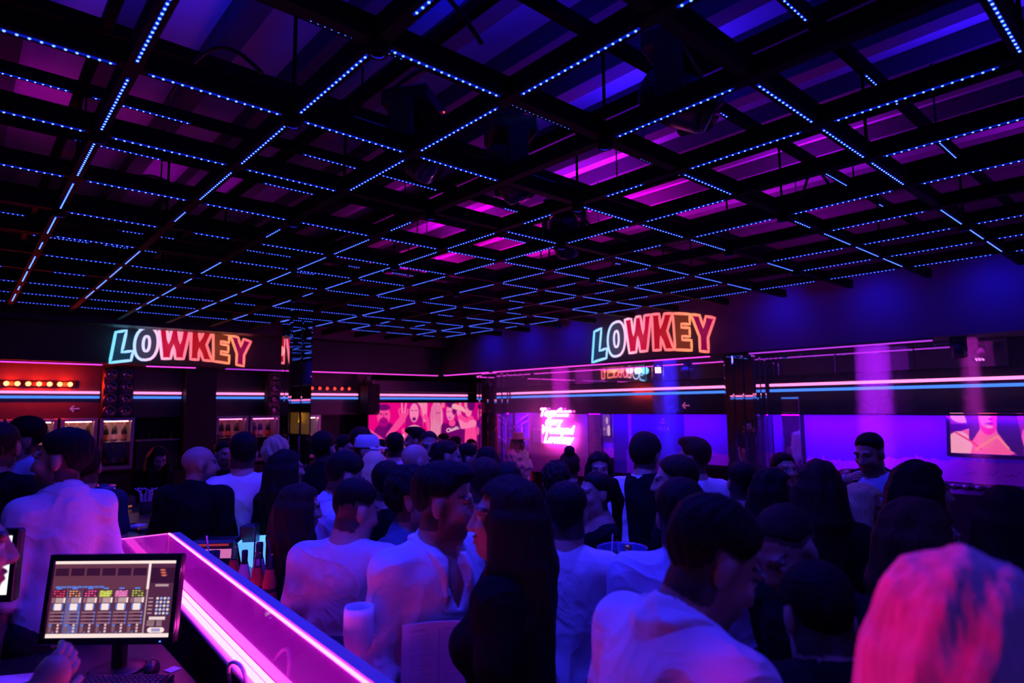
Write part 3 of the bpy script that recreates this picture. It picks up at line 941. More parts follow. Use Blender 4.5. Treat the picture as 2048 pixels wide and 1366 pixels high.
# ------------------------------------------------------------------ right-hand wall
struct('trim_6', MB().box((XW + 0.05, 2.75, 2.115), (0.10, 11.86, 0.47)), M_gloss, label='black gloss band carrying the neon tubes on the side wall')
def mirror_band(y0, y1, label, z0=2.36, z1=2.645, x=XW + 0.03):
    t = tag(obj('wall_mirror', None, None, (x, (y0 + y1) / 2, z0)), label, 'mirror')
    n = max(1, round(abs(y1 - y0) / 0.75))
    p = abs(y1 - y0) / n
    me = MB().bevbox((0, 0, (z1 - z0) / 2), (0.02, p - 0.006, z1 - z0), 0.006).mesh('panel', M_mir)
    for k in range(n):
        obj('panel', me, t, (0, -abs(y1 - y0) / 2 + (k + 0.5) * p, 0))
    return t
mirror_band(4.18, 8.67, 'band of wall mirror above the neon tubes over the script neon')
mirror_band(1.35, 3.77, 'band of wall mirror above the neon tubes near the television')
mirror_band(6.56, 6.82, 'narrow upright wall mirror right of the script neon', 0.9, 2.02, XW + 0.02)
mirror_band(3.40, 3.63, 'upright wall mirror between pillar and violet panel', 0.9, 2.10, XW - 0.0)

def torn_panel(y0, y1, z0, z1, label, seed, top=(0.30, 0.26, 0.80), low=(0.95, 0.30, 0.72)):
    """painted panel with a ragged second colour along its foot"""
    r_ = np.random.RandomState(seed)
    Wd, Hd = abs(y1 - y0), z1 - z0
    A = Wd / Hd
    P = Paint(int(150 * min(A, 4)), 110, A, top)
    xs = np.linspace(0, A, 40 * int(max(1, A)) + 1)
    prof = 0.24 + 0.03 * np.sin(xs * 1.7 + seed) + np.cumsum(r_.normal(0, 0.010, len(xs)))
    prof -= np.linspace(0, prof[-1] - prof[0], len(xs)) * 0.8
    prof += np.where(r_.rand(len(xs)) < 0.14, r_.rand(len(xs)) * 0.10, 0)
    prof = np.clip(prof, 0.15, 0.40)
    P.poly([(0, -0.1)] + list(zip(xs, prof)) + [(A, -0.1)], low)
    for k in range(int(5 * A)):
        c = r_.rand() * A
        P.line([(c, 0.10 + 0.06 * r_.rand()), (c + 0.04, 0.15), (c + 0.06, 0.13), (c + 0.12, 0.17 + 0.03 * r_.rand())], 0.004, (0.30, 0.12, 0.28))
    t = tag(obj('violet_panel', None), label, 'wall panel')
    M = Matrix.Translation((XW + 0.07 - 0.014, (y0 + y1) / 2, (z0 + z1) / 2)) @ FACE_MX
    P.panel('print', print_mat('painted panel', 0.0, 0.7), Wd, Hd, t, M)
    MB().box((XW + 0.08, (y0 + y1) / 2, (z0 + z1) / 2), (0.04, Wd, Hd)).build('backing', M_black, t)
torn_panel(-1.0, 3.38, 1.20, 1.88, 'violet wall panel with a ragged magenta foot behind the television', 5)
torn_panel(4.30, 5.07, 1.20, 1.88, 'violet wall panel with a ragged magenta foot between banner and pillar', 11)
torn_panel(6.34, 6.55, 1.20, 1.88, 'narrow violet wall panel left of the blue bottle banner', 4)
torn_panel(3.64, 3.77, 1.20, 1.88, 'narrow violet strip of wall panel right of the mirrored pillar', 8)

# blue banner with a bottle and lettering
def banner():
    Wd, Hd = 6.33 - 5.07, 0.90
    A = Wd / Hd
    P = Paint(150, 110, A, (0.03, 0.03, 0.30))
    P.ell(0.36, 0.30, 0.09, 0.14, (0.28, 0.16, 0.62)); P.rect(0.27, -0.1, 0.45, 0.30, (0.28, 0.16, 0.62)); P.rect(0.325, 0.3, 0.395, 1.0, (0.28, 0.16, 0.62)); P.line([(0.34, 0.42), (0.34, 1.0)], 0.012, (0.6, 0.45, 0.85))
    xs = np.linspace(0.55, A, 30)
    r_ = np.random.RandomState(2)
    P.poly([(0.55, -0.1)] + [(x, 0.10 + 0.22 * (x - 0.55) + 0.07 * r_.rand()) for x in xs] + [(A, -0.1)], (0.45, 0.10, 0.45))
    t = tag(obj('bottle_banner', None), 'blue banner with a pale bottle and faint lettering', 'banner')
    M = Matrix.Translation((XW + 0.045, 5.70, 1.43)) @ FACE_MX
    P.panel('print', print_mat('painted panel', 0.0, 0.7), Wd, Hd, t, M)
    MB().box((XW + 0.07, 5.70, 1.43), (0.04, Wd, Hd)).build('backing', M_black, t)
    ink = mat('banner lettering', (0.75, 0.5, 0.85), 0.6)
    for s, sz, u, v in (('VILLA', 0.085, 0.30, 0.235), ('y', 0.10, 0.29, 0.375), ('w', 0.09, -0.16, 0.02)):
        tm = text_mesh(s, sz, 0.001, 0, 0.25 if len(s) == 1 else 0, -0.001)
        tm.materials.append(ink)
        tm.transform(M @ Matrix.Translation((u, v, 0.006)))
        obj('lettering', tm, t)
    MB().box((0.29, 0.325, 0.005), (0.10, 0.010, 0.002)).box((0.29, 0.308, 0.005), (0.03, 0.006, 0.002)).xf(M).build('emblem', ink, t)
banner()
# framed photo on the narrow violet panel
def framed_photo():
    t = tag(obj('framed_photo', None), 'small framed photo of a pale figure left of the bottle banner', 'picture')
    M = Matrix.Translation((XW + 0.02, 6.445, 1.70)) @ FACE_MX
    P = Paint(30, 60, 0.5, (0.15, 0.05, 0.18))
    P.ell(0.28, 0.72, 0.07, 0.16, (0.8, 0.45, 0.4)); P.ell(0.38, 0.25, 0.11, 0.26, (0.9, 0.5, 0.7)); P.ell(0.1, 0.32, 0.05, 0.05, (0.7, 0.3, 0.5))
    P.panel('picture', print_mat('lit photo', 0.7), 0.16, 0.33, t, M)
    f = MB()
    for s in (-1, 1):
        f.box((s * 0.09, 0, 0.005), (0.02, 0.37, 0.02)); f.box((0, s * 0.175, 0.005), (0.2, 0.02, 0.02))
    f.xf(M).build('frame', M_case, t)
framed_photo()

# script neon on a black board
def script_neon():
    t = tag(obj('script_neon', None), 'blazing pink neon sign of four lines of script on a dark board', 'neon sign')
    M = Matrix.Translation((XW - 0.02, 7.50, 1.66)) @ FACE_MX
    MB().box((XW + 0.03, 7.50, 1.45), (0.04, 1.34, 1.16)).build('backboard', mat('dark violet board', (0.30, 0.16, 0.28), 0.5, scale=3), t)
    m = glow('script tube', (1.0, 0.07, 0.60), 34.0)
    for s, sz, u, v in (('Together', 0.19, -0.03, 0.235), ('every', 0.17, -0.06, 0.085), ('Weekend', 0.19, 0.02, -0.055), ('Lowkey', 0.21, 0.04, -0.21)):
        tm = text_mesh(s, sz, 0.004, 0.006, 0.35, 0.003)
        tm.materials.append(m)
        tm.transform(M @ Matrix.Translation((u, v, 0.03)))
        obj('script', tm, t)
    for u0, v0, u1, v1 in ((-0.36, 0.2, -0.32, 0.08), (0.30, 0.2, 0.34, 0.0), (0.40, -0.02, 0.36, -0.2)):
        MB().tube([M @ Vector((u0, v0, 0.01)), M @ Vector((u0 * 0.9, (v0 + v1) / 2, 0.02)), M @ Vector((u1, v1, 0.01))], 0.004, 6).build('wire', M_clear, t)
    MB().bevbox((-0.44, -0.17, 0.02), (0.22, 0.24, 0.05), 0.008).xf(M).build('control_box', mat('pale box', (0.6, 0.45, 0.55), 0.5), t)
script_neon()
# stair opening at the end of the wall: violet back wall, handrails, steps
struct('wall_stair', MB().box((XW + 0.10, 8.43, 1.35), (0.02, 0.5, 1.3)), mat('violet stair wall', (0.35, 0.22, 0.75), 0.6, emit=(0.25, 0.05, 1.0), estr=0.0))
M_rail = mat('pale handrail', (0.85, 0.7, 0.85), 0.3)
rl = tag(obj('handrail', None), 'pair of pale stair handrails left of the script neon', 'handrail')
for dz in (0.0, -0.10, -0.42):
    MB().tube([(XW + 0.03, 8.66, 1.62 + dz), (XW + 0.03, 8.40, 1.80 + dz), (XW + 0.03, 8.24, 1.86 + dz)], 0.014, 8).build('rail', M_rail, rl, True)
for k in range(2):
    MB().tube([(XW + 0.05, 8.25 + 0.2 * k, 0.9), (XW + 0.05, 8.25 + 0.2 * k, 1.85 - 0.14 * k)], 0.014, 8).build('post', M_rail, rl, True)
MB().box((XW + 0.06, 8.2, 1.3), (0.05, 0.05, 1.2)).build('jamb', mat('orange door edge', (0.6, 0.2, 0.05), 0.5), rl)

# ---- light under the black band washes the violet panels (lamps hidden behind the band edge)
for (y, l, wt, c) in [(1.5, 4.5, 70.0, (0.12, 0.0, 1.0)), (5.7, 2.6, 24.0, (0.12, 0.0, 1.0)), (8.43, 0.4, 5.0, (0.3, 0.0, 1.0))]:
    o = lamp('panel_wash', 'AREA', (XW - 0.20, y, 1.875), c, wt, None, shape='RECTANGLE', size=l, size_y=0.03)
    o.rotation_euler = Vector((0.42, 0, -0.9)).to_track_quat('-Z', 'Y').to_euler()
    o.rotation_euler = (Matrix.Rotation(R(-22), 3, 'Y') @ Matrix.Rotation(PI / 2, 3, 'Z')).to_euler()
# shallow shelf that carries the wash lamps
struct('trim_7', MB().box((XW - 0.10, 1.4, 1.89), (0.28, 4.7, 0.02)), M_gloss, label='thin black shelf hiding the wash lamps over the violet panel')
struct('trim_8', MB().box((XW - 0.10, 5.75, 1.89), (0.28, 3.1, 0.02)), M_gloss, label='thin black shelf hiding the wash lamps over the banner')

# ---- quilted bench along the wall
M_vel = mat('black upholstery', (0.03, 0.028, 0.04), 0.45, scale=60, bump=0.2)
bn = thing('bench_sofa', 'long black upholstered bench with a studded top under the violet panel', 'bench', (XW - 0.30, 1.2, 0))
MB().bevbox((0.0, 0, 0.23), (0.62, 4.4, 0.42), 0.05).build('seat', M_vel, bn)
for k in range(9):
    MB().bevbox((0.22, -1.96 + 0.49 * k, 0.80), (0.20, 0.48, 0.72), 0.05).build('back_cushion', M_vel, bn)
MB().bevbox((0.24, 0, 1.175), (0.16, 4.4, 0.035), 0.01).build('top_rail', M_case, bn)
stud = MB().lathe([(0.0, 0.012), (0.018, 0.009), (0.026, 0.0)], n=8).xf(Matrix.Rotation(-PI / 2, 4, 'Y')).mesh('stud', M_steel, True)
for k in range(44):
    obj('stud', stud, bn, (0.158, -2.15 + 0.1 * k, 1.176))

# ---- television
def television():
    t = thing('television', 'wall television showing a woman in red and pink light', 'television', (XW - 0.16, 1.40, 1.705))
    Wd, Hd = 0.86, 0.40
    A = Wd / Hd
    P = Paint(180, 90, A, (0.30, 0.01, 0.20))
    skin, deep, red, dark, pale = (1.0, 0.13, 0.24), (1.0, 0.02, 0.30), (0.9, 0.03, 0.08), (0.03, 0.004, 0.08), (1.0, 0.36, 0.46)
    P.ell(0.25, 0.95, 0.25, 0.2, (0.9, 0.25, 0.5)); P.rect(0, 0.5, 0.5, 0.72, (0.05, 0.0, 0.14))
    P.ell(0.75, 0.30, 0.72, 0.36, (1.0, 0.10, 0.28)); P.ell(0.18, 0.2, 0.26, 0.34, pale)
    P.line([(0.72, 0.55), (0.72, 0.3)], 0.16, skin)
    P.ell(0.78, 0.88, 0.20, 0.42, deep); P.ell(0.72, 0.95, 0.12, 0.3, skin); P.ell(0.80, 0.74, 0.085, 0.022, (0.45, 0.0, 0.12)); P.ell(0.80, 0.66, 0.07, 0.03, (1.0, 0.25, 0.45)); P.ell(0.83, 0.85, 0.05, 0.03, (0.7, 0.0, 0.18))
    P.line([(0.42, 1.05), (0.50, 0.62), (0.42, 0.34)], [0.14, 0.11, 0.04], dark)
    P.line([(1.14, 1.05), (1.16, 0.6), (1.30, 0.2), (1.38, 0.0)], [0.18, 0.22, 0.14, 0.05], dark)
    P.line([(0.10, 0.52), (0.45, 0.28), (0.62, 0.12)], 0.02, red); P.line([(0.95, 0.44), (0.62, 0.20), (0.52, 0.10)], 0.03, (1.0, 0.22, 0.16)); P.line([(0.95, 0.42), (1.15, 0.16)], 0.02, (1.0, 0.25, 0.2))
    P.ell(1.75, 0.45, 0.34, 0.36, (1.0, 0.08, 0.55)); P.ell(1.62, 0.55, 0.14, 0.12, (1.0, 0.30, 0.70)); P.ell(1.95, 0.9, 0.22, 0.25, (0.9, 0.2, 0.3)); P.line([(1.5, 1.0), (1.72, 0.7), (1.75, 0.5)], 0.06, (0.02, 0.0, 0.12))
    tilt = Matrix.Rotation(R(9), 4, 'Y')
    P.panel('screen', print_mat('television picture', 0.9), Wd, Hd, t, tilt @ Matrix.Translation((-0.026, 0, 0)) @ FACE_MX)
    b = MB().bevbox((0.012, 0, 0), (0.06, Wd + 0.07, Hd + 0.07), 0.012)
    b.xf(tilt).build('case', M_case, t)
    f = MB()
    for s in (-1, 1):
        f.bevbox((-0.030, s * (Wd / 2 + 0.016), 0), (0.024, 0.034, Hd + 0.066), 0.006)
        f.bevbox((-0.030, 0, s * (Hd / 2 + 0.016)), (0.024, Wd + 0.066, 0.034), 0.006)
    f.xf(tilt).build('bezel', mat('tv bezel', (0.01, 0.01, 0.014), 0.15), t)
    MB().box((0.09, 0, 0), (0.14, 0.2, 0.2)).build('bracket', M_case, t)
television()

# ---- downlights in the soffit with their beams' sources
def par_lamp(loc, label, face, lit, aim):
    t = thing('spot_lamp', label, 'spot lamp', loc)
    ax = Vector(aim).normalized()
    q = ax.to_track_quat('Z', 'Y').to_matrix().to_4x4()
    MB().lathe([(0.0, -0.10), (0.05, -0.10), (0.062, -0.05), (0.066, 0.05), (0.060, 0.05), (0.056, 0.035), (0.0, 0.035)], n=16).xf(q).build('can', M_case, t, True)
    dot = MB().lathe([(0.011, 0.037), (0.009, 0.043), (0.0, 0.045)], n=8)
    dm = dot.mesh('diode_lens', glow(*lit), True)
    for i in range(3):
        for j in range(3):
            o = obj('diode_lens', dm, t)
            o.matrix_local = q @ Matrix.Translation((-0.028 + 0.028 * i, -0.028 + 0.028 * j, 0))
    MB().box((0, 0, 0.08), (0.02, 0.14, 0.16)).build('yoke', M_case, t)
    return t
par_lamp((7.32, 5.18, 2.50), 'spot lamp of nine pink-white diodes under the bulkhead below the projected letters', 0, ('pink white diode', (1.0, 0.35, 0.75), 9.0), (-1, -0.55, -0.25))
par_lamp((7.30, 1.66, 2.50), 'spot lamp under the bulkhead above the television', 0, ('violet diode', (0.9, 0.2, 0.9), 2.0), (0.35, 0, -1))
for (y, c, wt, w_) in [(7.16, (0.8, 0.01, 0.8), 12, 0.30), (5.12, (0.03, 0.01, 1.0), 30, 0.34), (2.47, (0.42, 0.01, 1.0), 24, 0.34), (1.60, (0.8, 0.03, 0.8), 4, 0.16)]:
    lamp('soffit_beam', 'AREA', (7.40, y, 2.64), c, wt, (7.40, y, 0.0), shape='DISK', size=w_, spread=R(9))

# thin haze hanging under the bulkhead in front of the side wall, in which the spot beams show
hz = bpy.data.materials.new('haze')
hz.use_nodes = True
hz.node_tree.nodes.clear()
vs_ = _n(hz.node_tree, 'ShaderNodeVolumeScatter')
vs_.inputs['Color'].default_value = (1, 1, 1, 1)
vs_.inputs['Density'].default_value = 0.11
ho = _n(hz.node_tree, 'ShaderNodeOutputMaterial')
hz.node_tree.links.new(vs_.outputs[0], ho.inputs['Volume'])
tag(MB().box((7.30, 4.6, 1.93), (0.66, 8.0, 1.42)).build('haze', hz), 'thin haze under the bulkhead along the side wall', 'haze', kind='stuff')

# ---- the end of the room behind the camera and the bar side wall, seen in the mirrors
for zz, m, nm in ((2.26, M_npink, 'upper pink'), (2.19, M_nblue, 'lower blue')):
    neon_tube((-2.2, -3.50, zz), (7.0, -3.50, zz), m, nm + ' neon tube on the wall behind the camera')
    neon_tube((-2.50, -3.2, zz), (-2.50, 9.6, zz), m, nm + ' neon tube on the wall behind the DJ desk')
struct('trim_9', MB().box((2.3, -3.3, 3.05), (9.6, 0.5, 0.9)), mat('bulkhead plaster', (0.05, 0.05, 0.06)), label='bulkhead on the wall behind the camera')
wb = tag(obj('lit_wall_panel', None), 'amber-lit wall panel at the camera end of the television wall', 'wall panel')
MB().box((XW + 0.08, -2.1, 1.6), (0.04, 1.6, 0.7)).build('panel', mat('amber panel', (0.25, 0.14, 0.05), 0.6, emit=(0.5, 0.22, 0.03), estr=0.16), wb)  # amber light on the panel is put into it as emission
MB().tube([(XW - 0.02, -1.75, 1.60), (XW - 0.02, -1.66, 1.86)], 0.02, 8).build('tube', glow('amber tube', (1.0, 0.5, 0.05), 6.0), wb)

# ================================================================== DJ DESK, PARTITION AND BAR
M_desk = mat('black desk laminate', (0.015, 0.015, 0.02), 0.35, scale=12)
M_ledpink = glow('pink strip', (1.0, 0.045, 0.60), 18.0)
M_lednode = glow('pink strip top', (1.0, 0.035, 0.60), 22.0)
M_ac = acrylic('partition acrylic', (0.62, 0.30, 0.66), 0.62, 0.04)
_nt = M_ac.node_tree
_em = _n(_nt, 'ShaderNodeEmission')      # strip light scattered in the acrylic, put in as emission
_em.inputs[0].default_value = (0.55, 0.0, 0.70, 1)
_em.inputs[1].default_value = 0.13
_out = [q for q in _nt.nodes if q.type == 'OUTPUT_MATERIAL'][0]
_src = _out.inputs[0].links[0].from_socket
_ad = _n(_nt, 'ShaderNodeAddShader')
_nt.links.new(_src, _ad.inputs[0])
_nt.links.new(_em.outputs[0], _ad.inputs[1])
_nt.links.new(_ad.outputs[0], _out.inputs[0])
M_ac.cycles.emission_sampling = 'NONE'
M_lip = mat('pink lip', (0.65, 0.30, 0.50), 0.35)

# partition runs from the far corner towards the camera; local x along the run, local y away from the desk
PA, PB = Vector((0.968, 4.06, 0.0)), Vector((0.815, 0.90, 0.0))
run = PB - PA
ang = math.atan2(run.y, run.x)
RL = run.length
pt = thing('acrylic_partition', 'clear acrylic partition edged with blazing pink light strips along the DJ desk', 'partition', PA, ang)
MB().box((RL / 2, 0, 1.185), (RL, 0.010, 0.21)).build('pane', M_ac, pt)
MB().box((0.005, -0.37, 1.185), (0.010, 0.72, 0.21)).build('pane', M_ac, pt)
MB().bevbox((RL / 2, 0.030, 1.286), (RL, 0.050, 0.020), 0.004).build('top_rail', mat('blue grey rail', (0.25, 0.25, 0.30), 0.4), pt)
MB().bevbox((RL / 2, -0.004, 1.293), (RL, 0.010, 0.008), 0.002).build('light_strip', M_lednode, pt)
MB().bevbox((-0.002, -0.37, 1.293), (0.008, 0.72, 0.006), 0.002).build('light_strip', glow('pink strip side', (1.0, 0.10, 0.60), 1.6), pt)
MB().bevbox((RL / 2, -0.016, 1.073), (RL, 0.020, 0.010), 0.003).build('light_strip', M_ledpink, pt)
MB().bevbox((RL / 2, -0.041, 1.068), (RL, 0.024, 0.010), 0.003).build('light_strip', M_ledpink, pt)
MB().bevbox((RL / 2, -0.035, 1.050), (RL, 0.075, 0.018), 0.004).build('strip_channel', M_lip, pt)
MB().box((0, 0, 1.185), (0.014, 0.014, 0.215)).build('corner_bead', M_lip, pt)
MB().box((RL / 2, 0.02, 0.52), (RL, 0.03, 1.04)).build('base_panel', M_desk, pt)

# DJ desk on the camera side
dj = thing('dj_desk', 'black DJ desk carrying the two monitors', 'desk', (0.25, 2.55, 0))
MB().bevbox((0.0, 0.0, 0.895), (1.10, 2.20, 0.03), 0.006).build('desktop', M_desk, dj)
for sx in (-1, 1):
    MB().box((sx * 0.52, 0.0, 0.44), (0.03, 2.1, 0.88)).build('side_panel', M_desk, dj)

# monitor with the lighting-control picture
def monitor_picture():
    A = 1.68
    P = Paint(260, 156, A, (0.10, 0.028, 0.055))
    W_ = (1.0, 0.78, 0.74)
    grey, lg, bl, dkk = (0.30, 0.13, 0.17), (0.50, 0.32, 0.34), (0.10, 0.22, 0.75), (0.035, 0.006, 0.022)
    P.rect(0, 0.955, A, 1, W_); P.rect(0, 0.0, A, 0.055, W_)
    P.rect(0.0, 0.62, 1.30, 0.955, (0.13, 0.035, 0.06))
    for k in range(6):
        x = 0.02 + 0.215 * k
        P.rect(x, 0.80, x + 0.185, 0.90, dkk)
        if k == 1:
            P.rect(x - 0.015, 0.06, x + 0.195, 0.62, (0.12, 0.11, 0.32))
        cols = [(0.9, 0.05, 0.15), (0.95, 0.35, 0.18), (0.95, 0.1, 0.3), (0.75, 0.8, 0.12), (1.0, 0.25, 0.6), (0.6, 0.6, 0.1)][k]
        P.rect(x, 0.52, x + 0.185, 0.62, dkk)
        for j in range(3):
            for i in range(4):
                P.ell(x + 0.03 + 0.042 * i, 0.54 + 0.03 * j, 0.016, 0.009, cols, 0, 1.0 if (i * 3 + j * 5 + k) % 4 else 0.3)
        if k in (3, 4):
            P.rect(x, 0.525, x + 0.15, 0.60, cols, 0.6)
        P.rect(x + 0.05, 0.625, x + 0.12, 0.645, bl)
        P.rect(x + 0.055, 0.45, x + 0.185, 0.515, lg); P.rect(x + 0.005, 0.45, x + 0.045, 0.515, grey); P.rect(x + 0.165, 0.45, x + 0.188, 0.515, W_)
        P.rect(x + 0.03, 0.36, x + 0.165, 0.435, bl); P.rect(x + 0.05, 0.355, x + 0.145, 0.44, W_)
        for j in range(4):
            z = 0.315 - 0.045 * j
            P.rect(x + 0.005, z, x + 0.18, z + 0.020, grey); P.rect(x + 0.07, z - 0.018, x + 0.165, z - 0.003, dkk); P.ell(x + 0.18, z + 0.008, 0.012, 0.012, bl)
        P.rect(x + 0.01, 0.07, x + 0.05, 0.15, (0.22, 0.10, 0.13)); P.rect(x + 0.012, 0.15, x + 0.048, 0.172, bl); P.ell(x + 0.075, 0.075, 0.009, 0.011, bl)
        for j in range(3):
            P.ell(x + 0.135, 0.085 + 0.04 * j, 0.016, 0.015, (0.75, 0.5, 0.5))
    for j in range(9):
        P.rect(0.05 + 0.075 * j, 0.645, 0.115 + 0.075 * j, 0.665, bl)
    P.rect(1.30, 0.62, 1.335, 0.97, W_); P.rect(1.31, 0.055, 1.328, 0.62, lg)
    P.rect(1.335, 0.055, A, 0.955, (0.085, 0.02, 0.05)); P.rect(1.345, 0.70, A, 0.90, dkk)
    for j in range(3):
        P.ell(1.50 + 0.012 * j, 0.87 - 0.035 * j, 0.035, 0.012, (0.7, 0.15, 0.08))
    P.rect(1.42, 0.655, 1.60, 0.685, lg)
    for j in range(5):
        P.rect(1.35, 0.495 - 0.048 * j, 1.41, 0.51 - 0.048 * j, lg)
        for i in range(4):
            P.ell(1.47 + 0.05 * i, 0.50 - 0.048 * j, 0.018, 0.016, (0.35, 0.45, 0.9) if (i + j) % 2 else (0.85, 0.7, 0.7))
    P.rect(1.38, 0.225, 1.60, 0.265, W_, 0.85)
    for j in range(4):
        P.rect(1.36, 0.205 - 0.018 * j, 1.46, 0.213 - 0.018 * j, lg); P.rect(1.49, 0.205 - 0.018 * j, 1.56, 0.213 - 0.018 * j, lg)
    P.ell(1.42, 0.095, 0.045, 0.034, W_); P.ell(1.56, 0.095, 0.045, 0.034, W_); P.rect(1.42, 0.062, 1.56, 0.128, W_); P.rect(1.43, 0.075, 1.55, 0.115, (0.35, 0.3, 0.55))
    return P
def monitor(name, label, centre, w_, h_, rz, tilt, pic, strength, pname):
    t = thing(name, label, 'monitor', (centre[0], centre[1], 0.91), rz)
    M = Matrix.Translation((0, 0, centre[2] - 0.91)) @ Matrix.Rotation(tilt, 4, 'X')
    pic.panel('screen', print_mat(pname, strength), w_, h_, t, M @ Matrix.Translation((0, -0.021, 0)) @ FACE_MY)
    b = MB().bevbox((0, 0, 0), (w_ + 0.045, 0.036, h_ + 0.05), 0.008)
    b.xf(M).build('case', M_case, t)
    f = MB()
    for s_ in (-1, 1):
        f.bevbox((s_ * (w_ / 2 + 0.011), -0.022, 0), (0.024, 0.012, h_ + 0.05), 0.003)
        f.bevbox((0, -0.022, s_ * (h_ / 2 + 0.012)), (w_ + 0.045, 0.012, 0.026), 0.003)
    f.xf(M).build('bezel', mat('monitor bezel', (0.008, 0.008, 0.010), 0.2), t)
    MB().bevbox((0, 0.055, 0.15), (0.06, 0.03, 0.30), 0.008).build('stand', M_case, t)
    MB().lathe([(0.0, 0.012), (0.10, 0.010), (0.115, 0.0), (0.0, 0.0)], (0, 0.05, 0.0), 22).build('foot', M_case, t, True)
    MB().box((w_ / 2 - 0.03, -0.030, -h_ / 2 - 0.013), (0.006, 0.003, 0.004)).xf(M).build('indicator', glow('blue indicator', (0.05, 0.1, 1), 5), t)
    return t
monitor('control_monitor', 'DJ desk monitor showing a colourful lighting control window', (0.5525, 3.146, 1.216), 0.51, 0.302, R(-41.5), R(-7), monitor_picture(), 1.0, 'control picture')
wp = Paint(20, 12, 1.6, (0.95, 0.95, 1.0))
monitor('blank_monitor', 'monitor glowing plain white behind the profile face at the desk', (0.022, 3.30, 1.41), 0.48, 0.22, R(-38), R(-3), wp, 1.2, 'white picture')

# keyboard, mouse, sticky note, paper, mixer
kb = thing('keyboard', 'black computer keyboard on the DJ desk below the control monitor', 'keyboard', (0.545, 3.00, 0.911), R(-41))
MB().bevbox((0, 0, 0.009), (0.40, 0.14, 0.018), 0.005).build('case', M_case, kb)
key = MB().bevbox((0, 0, 0.021), (0.017, 0.017, 0.009), 0.003).mesh('key', mat('key cap', (0.03, 0.03, 0.036), 0.4))
for r_ in range(5):
    for c_ in range(18):
        obj('key', key, kb, (-0.178 + 0.021 * c_, -0.045 + 0.0215 * r_, 0))
ms = thing('computer_mouse', 'black computer mouse standing at the foot of the control monitor', 'mouse', (0.69, 3.08, 0.911), R(-20))
mm = MB().lathe([(0.0, 0.034), (0.016, 0.032), (0.027, 0.022), (0.031, 0.008), (0.029, 0.0), (0.0, 0.0)], n=16).xf(Matrix.Diagonal((1, 1.7, 1, 1)))
mm.build('shell', mat('mouse shell', (0.05, 0.05, 0.06), 0.3), ms, True)
MB().box((0, 0.03, 0.033), (0.006, 0.018, 0.006)).build('wheel', M_steel, ms)
tag(MB().box((0.755, 3.02, 0.912), (0.05, 0.05, 0.002), Matrix.Rotation(0.4, 3, 'Z')).build('sticky_note', mat('pale note', (0.8, 0.6, 0.65), 0.7)), 'small pale note stuck on the desk right of the mouse', 'note')
tag(MB().box((0.20, 3.34, 0.912), (0.22, 0.17, 0.003), Matrix.Rotation(-0.5, 3, 'Z')).build('paper_sheet', mat('desk paper', (0.75, 0.6, 0.7), 0.7)), 'sheet of paper on the desk at the left edge under the blank monitor', 'paper')
def cable_tube(name, pts, r, m, label):
    P_ = [Vector(p) for p in pts]
    out = []
    for i in range(len(P_) - 1):
        p0, p1, p2, p3 = P_[max(i - 1, 0)], P_[i], P_[i + 1], P_[min(i + 2, len(P_) - 1)]
        for k in range(7):
            t = k / 7
            out.append(0.5 * ((2 * p1) + (p2 - p0) * t + (2 * p0 - 5 * p1 + 4 * p2 - p3) * t * t + (3 * p1 - p0 - 3 * p2 + p3) * t ** 3))
    out.append(P_[-1])
    return tag(MB().tube(out, r, 7).build(name, m, smooth=True), label, 'cable')
M_wcab = mat('pale cable', (0.7, 0.5, 0.62), 0.4)
cable_tube('cable', [(0.835, 2.50, 0.95), (0.80, 2.46, 1.06), (0.79, 2.38, 1.115), (0.80, 2.30, 1.10), (0.82, 2.26, 0.95)], 0.007, M_wcab, 'pale cable looping up beside the lower light strip')
cable_tube('cable', [(0.20, 3.25, 0.916), (0.30, 3.20, 0.94), (0.34, 3.14, 0.94), (0.32, 3.06, 0.916)], 0.004, M_wcab, 'thin pink cable on the desk between the two monitors')
cable_tube('cable', [(1.00, 2.95, 1.16), (0.985, 2.90, 1.10), (0.99, 2.84, 1.08), (1.0, 2.80, 1.14)], 0.006, M_wcab, 'pale cable loop hanging behind the acrylic partition')

# customers' bar counter beyond the partition
M_bar = mat('dark bar top', (0.02, 0.018, 0.03), 0.22, scale=8)
br_ = thing('bar_counter', 'dark bar counter running along the far side of the lit partition', 'bar counter', (0.905 + 0.20, 2.5, 0), ang + PI / 2)
MB().bevbox((0.03, -0.02, 1.07), (0.30, 3.1, 0.04), 0.008).build('counter_top', M_bar, br_)
MB().bevbox((-0.125, -0.02, 1.10), (0.03, 3.1, 0.05), 0.008).build('front_rail', mat('blue grey rail', (0.25, 0.25, 0.3)), br_)
MB().box((0.02, -0.02, 0.50), (0.16, 3.0, 1.0)).build('body', M_black, br_)
BZ = 1.091

# plastic goblet
gb = thing('goblet', 'large white plastic wine goblet on the bar in front of the white-shirted man', 'goblet', (1.03, 1.925, BZ))
MB().lathe([(0.0, 0.115), (0.018, 0.116), (0.034, 0.128), (0.045, 0.15), (0.049, 0.185), (0.0485, 0.235), (0.046, 0.265), (0.0445, 0.265), (0.047, 0.23), (0.047, 0.185), (0.043, 0.155), (0.03, 0.136), (0.0, 0.128)], n=28).build('bowl', mat('white goblet plastic', (0.92, 0.86, 0.9), 0.4), gb, True)
MB().lathe([(0.034, 0.0), (0.034, 0.003), (0.010, 0.010), (0.0055, 0.03), (0.0055, 0.08), (0.008, 0.108), (0.016, 0.118)], n=18).build('stem', mat('white goblet plastic', (0.8, 0.74, 0.78)), gb, True)

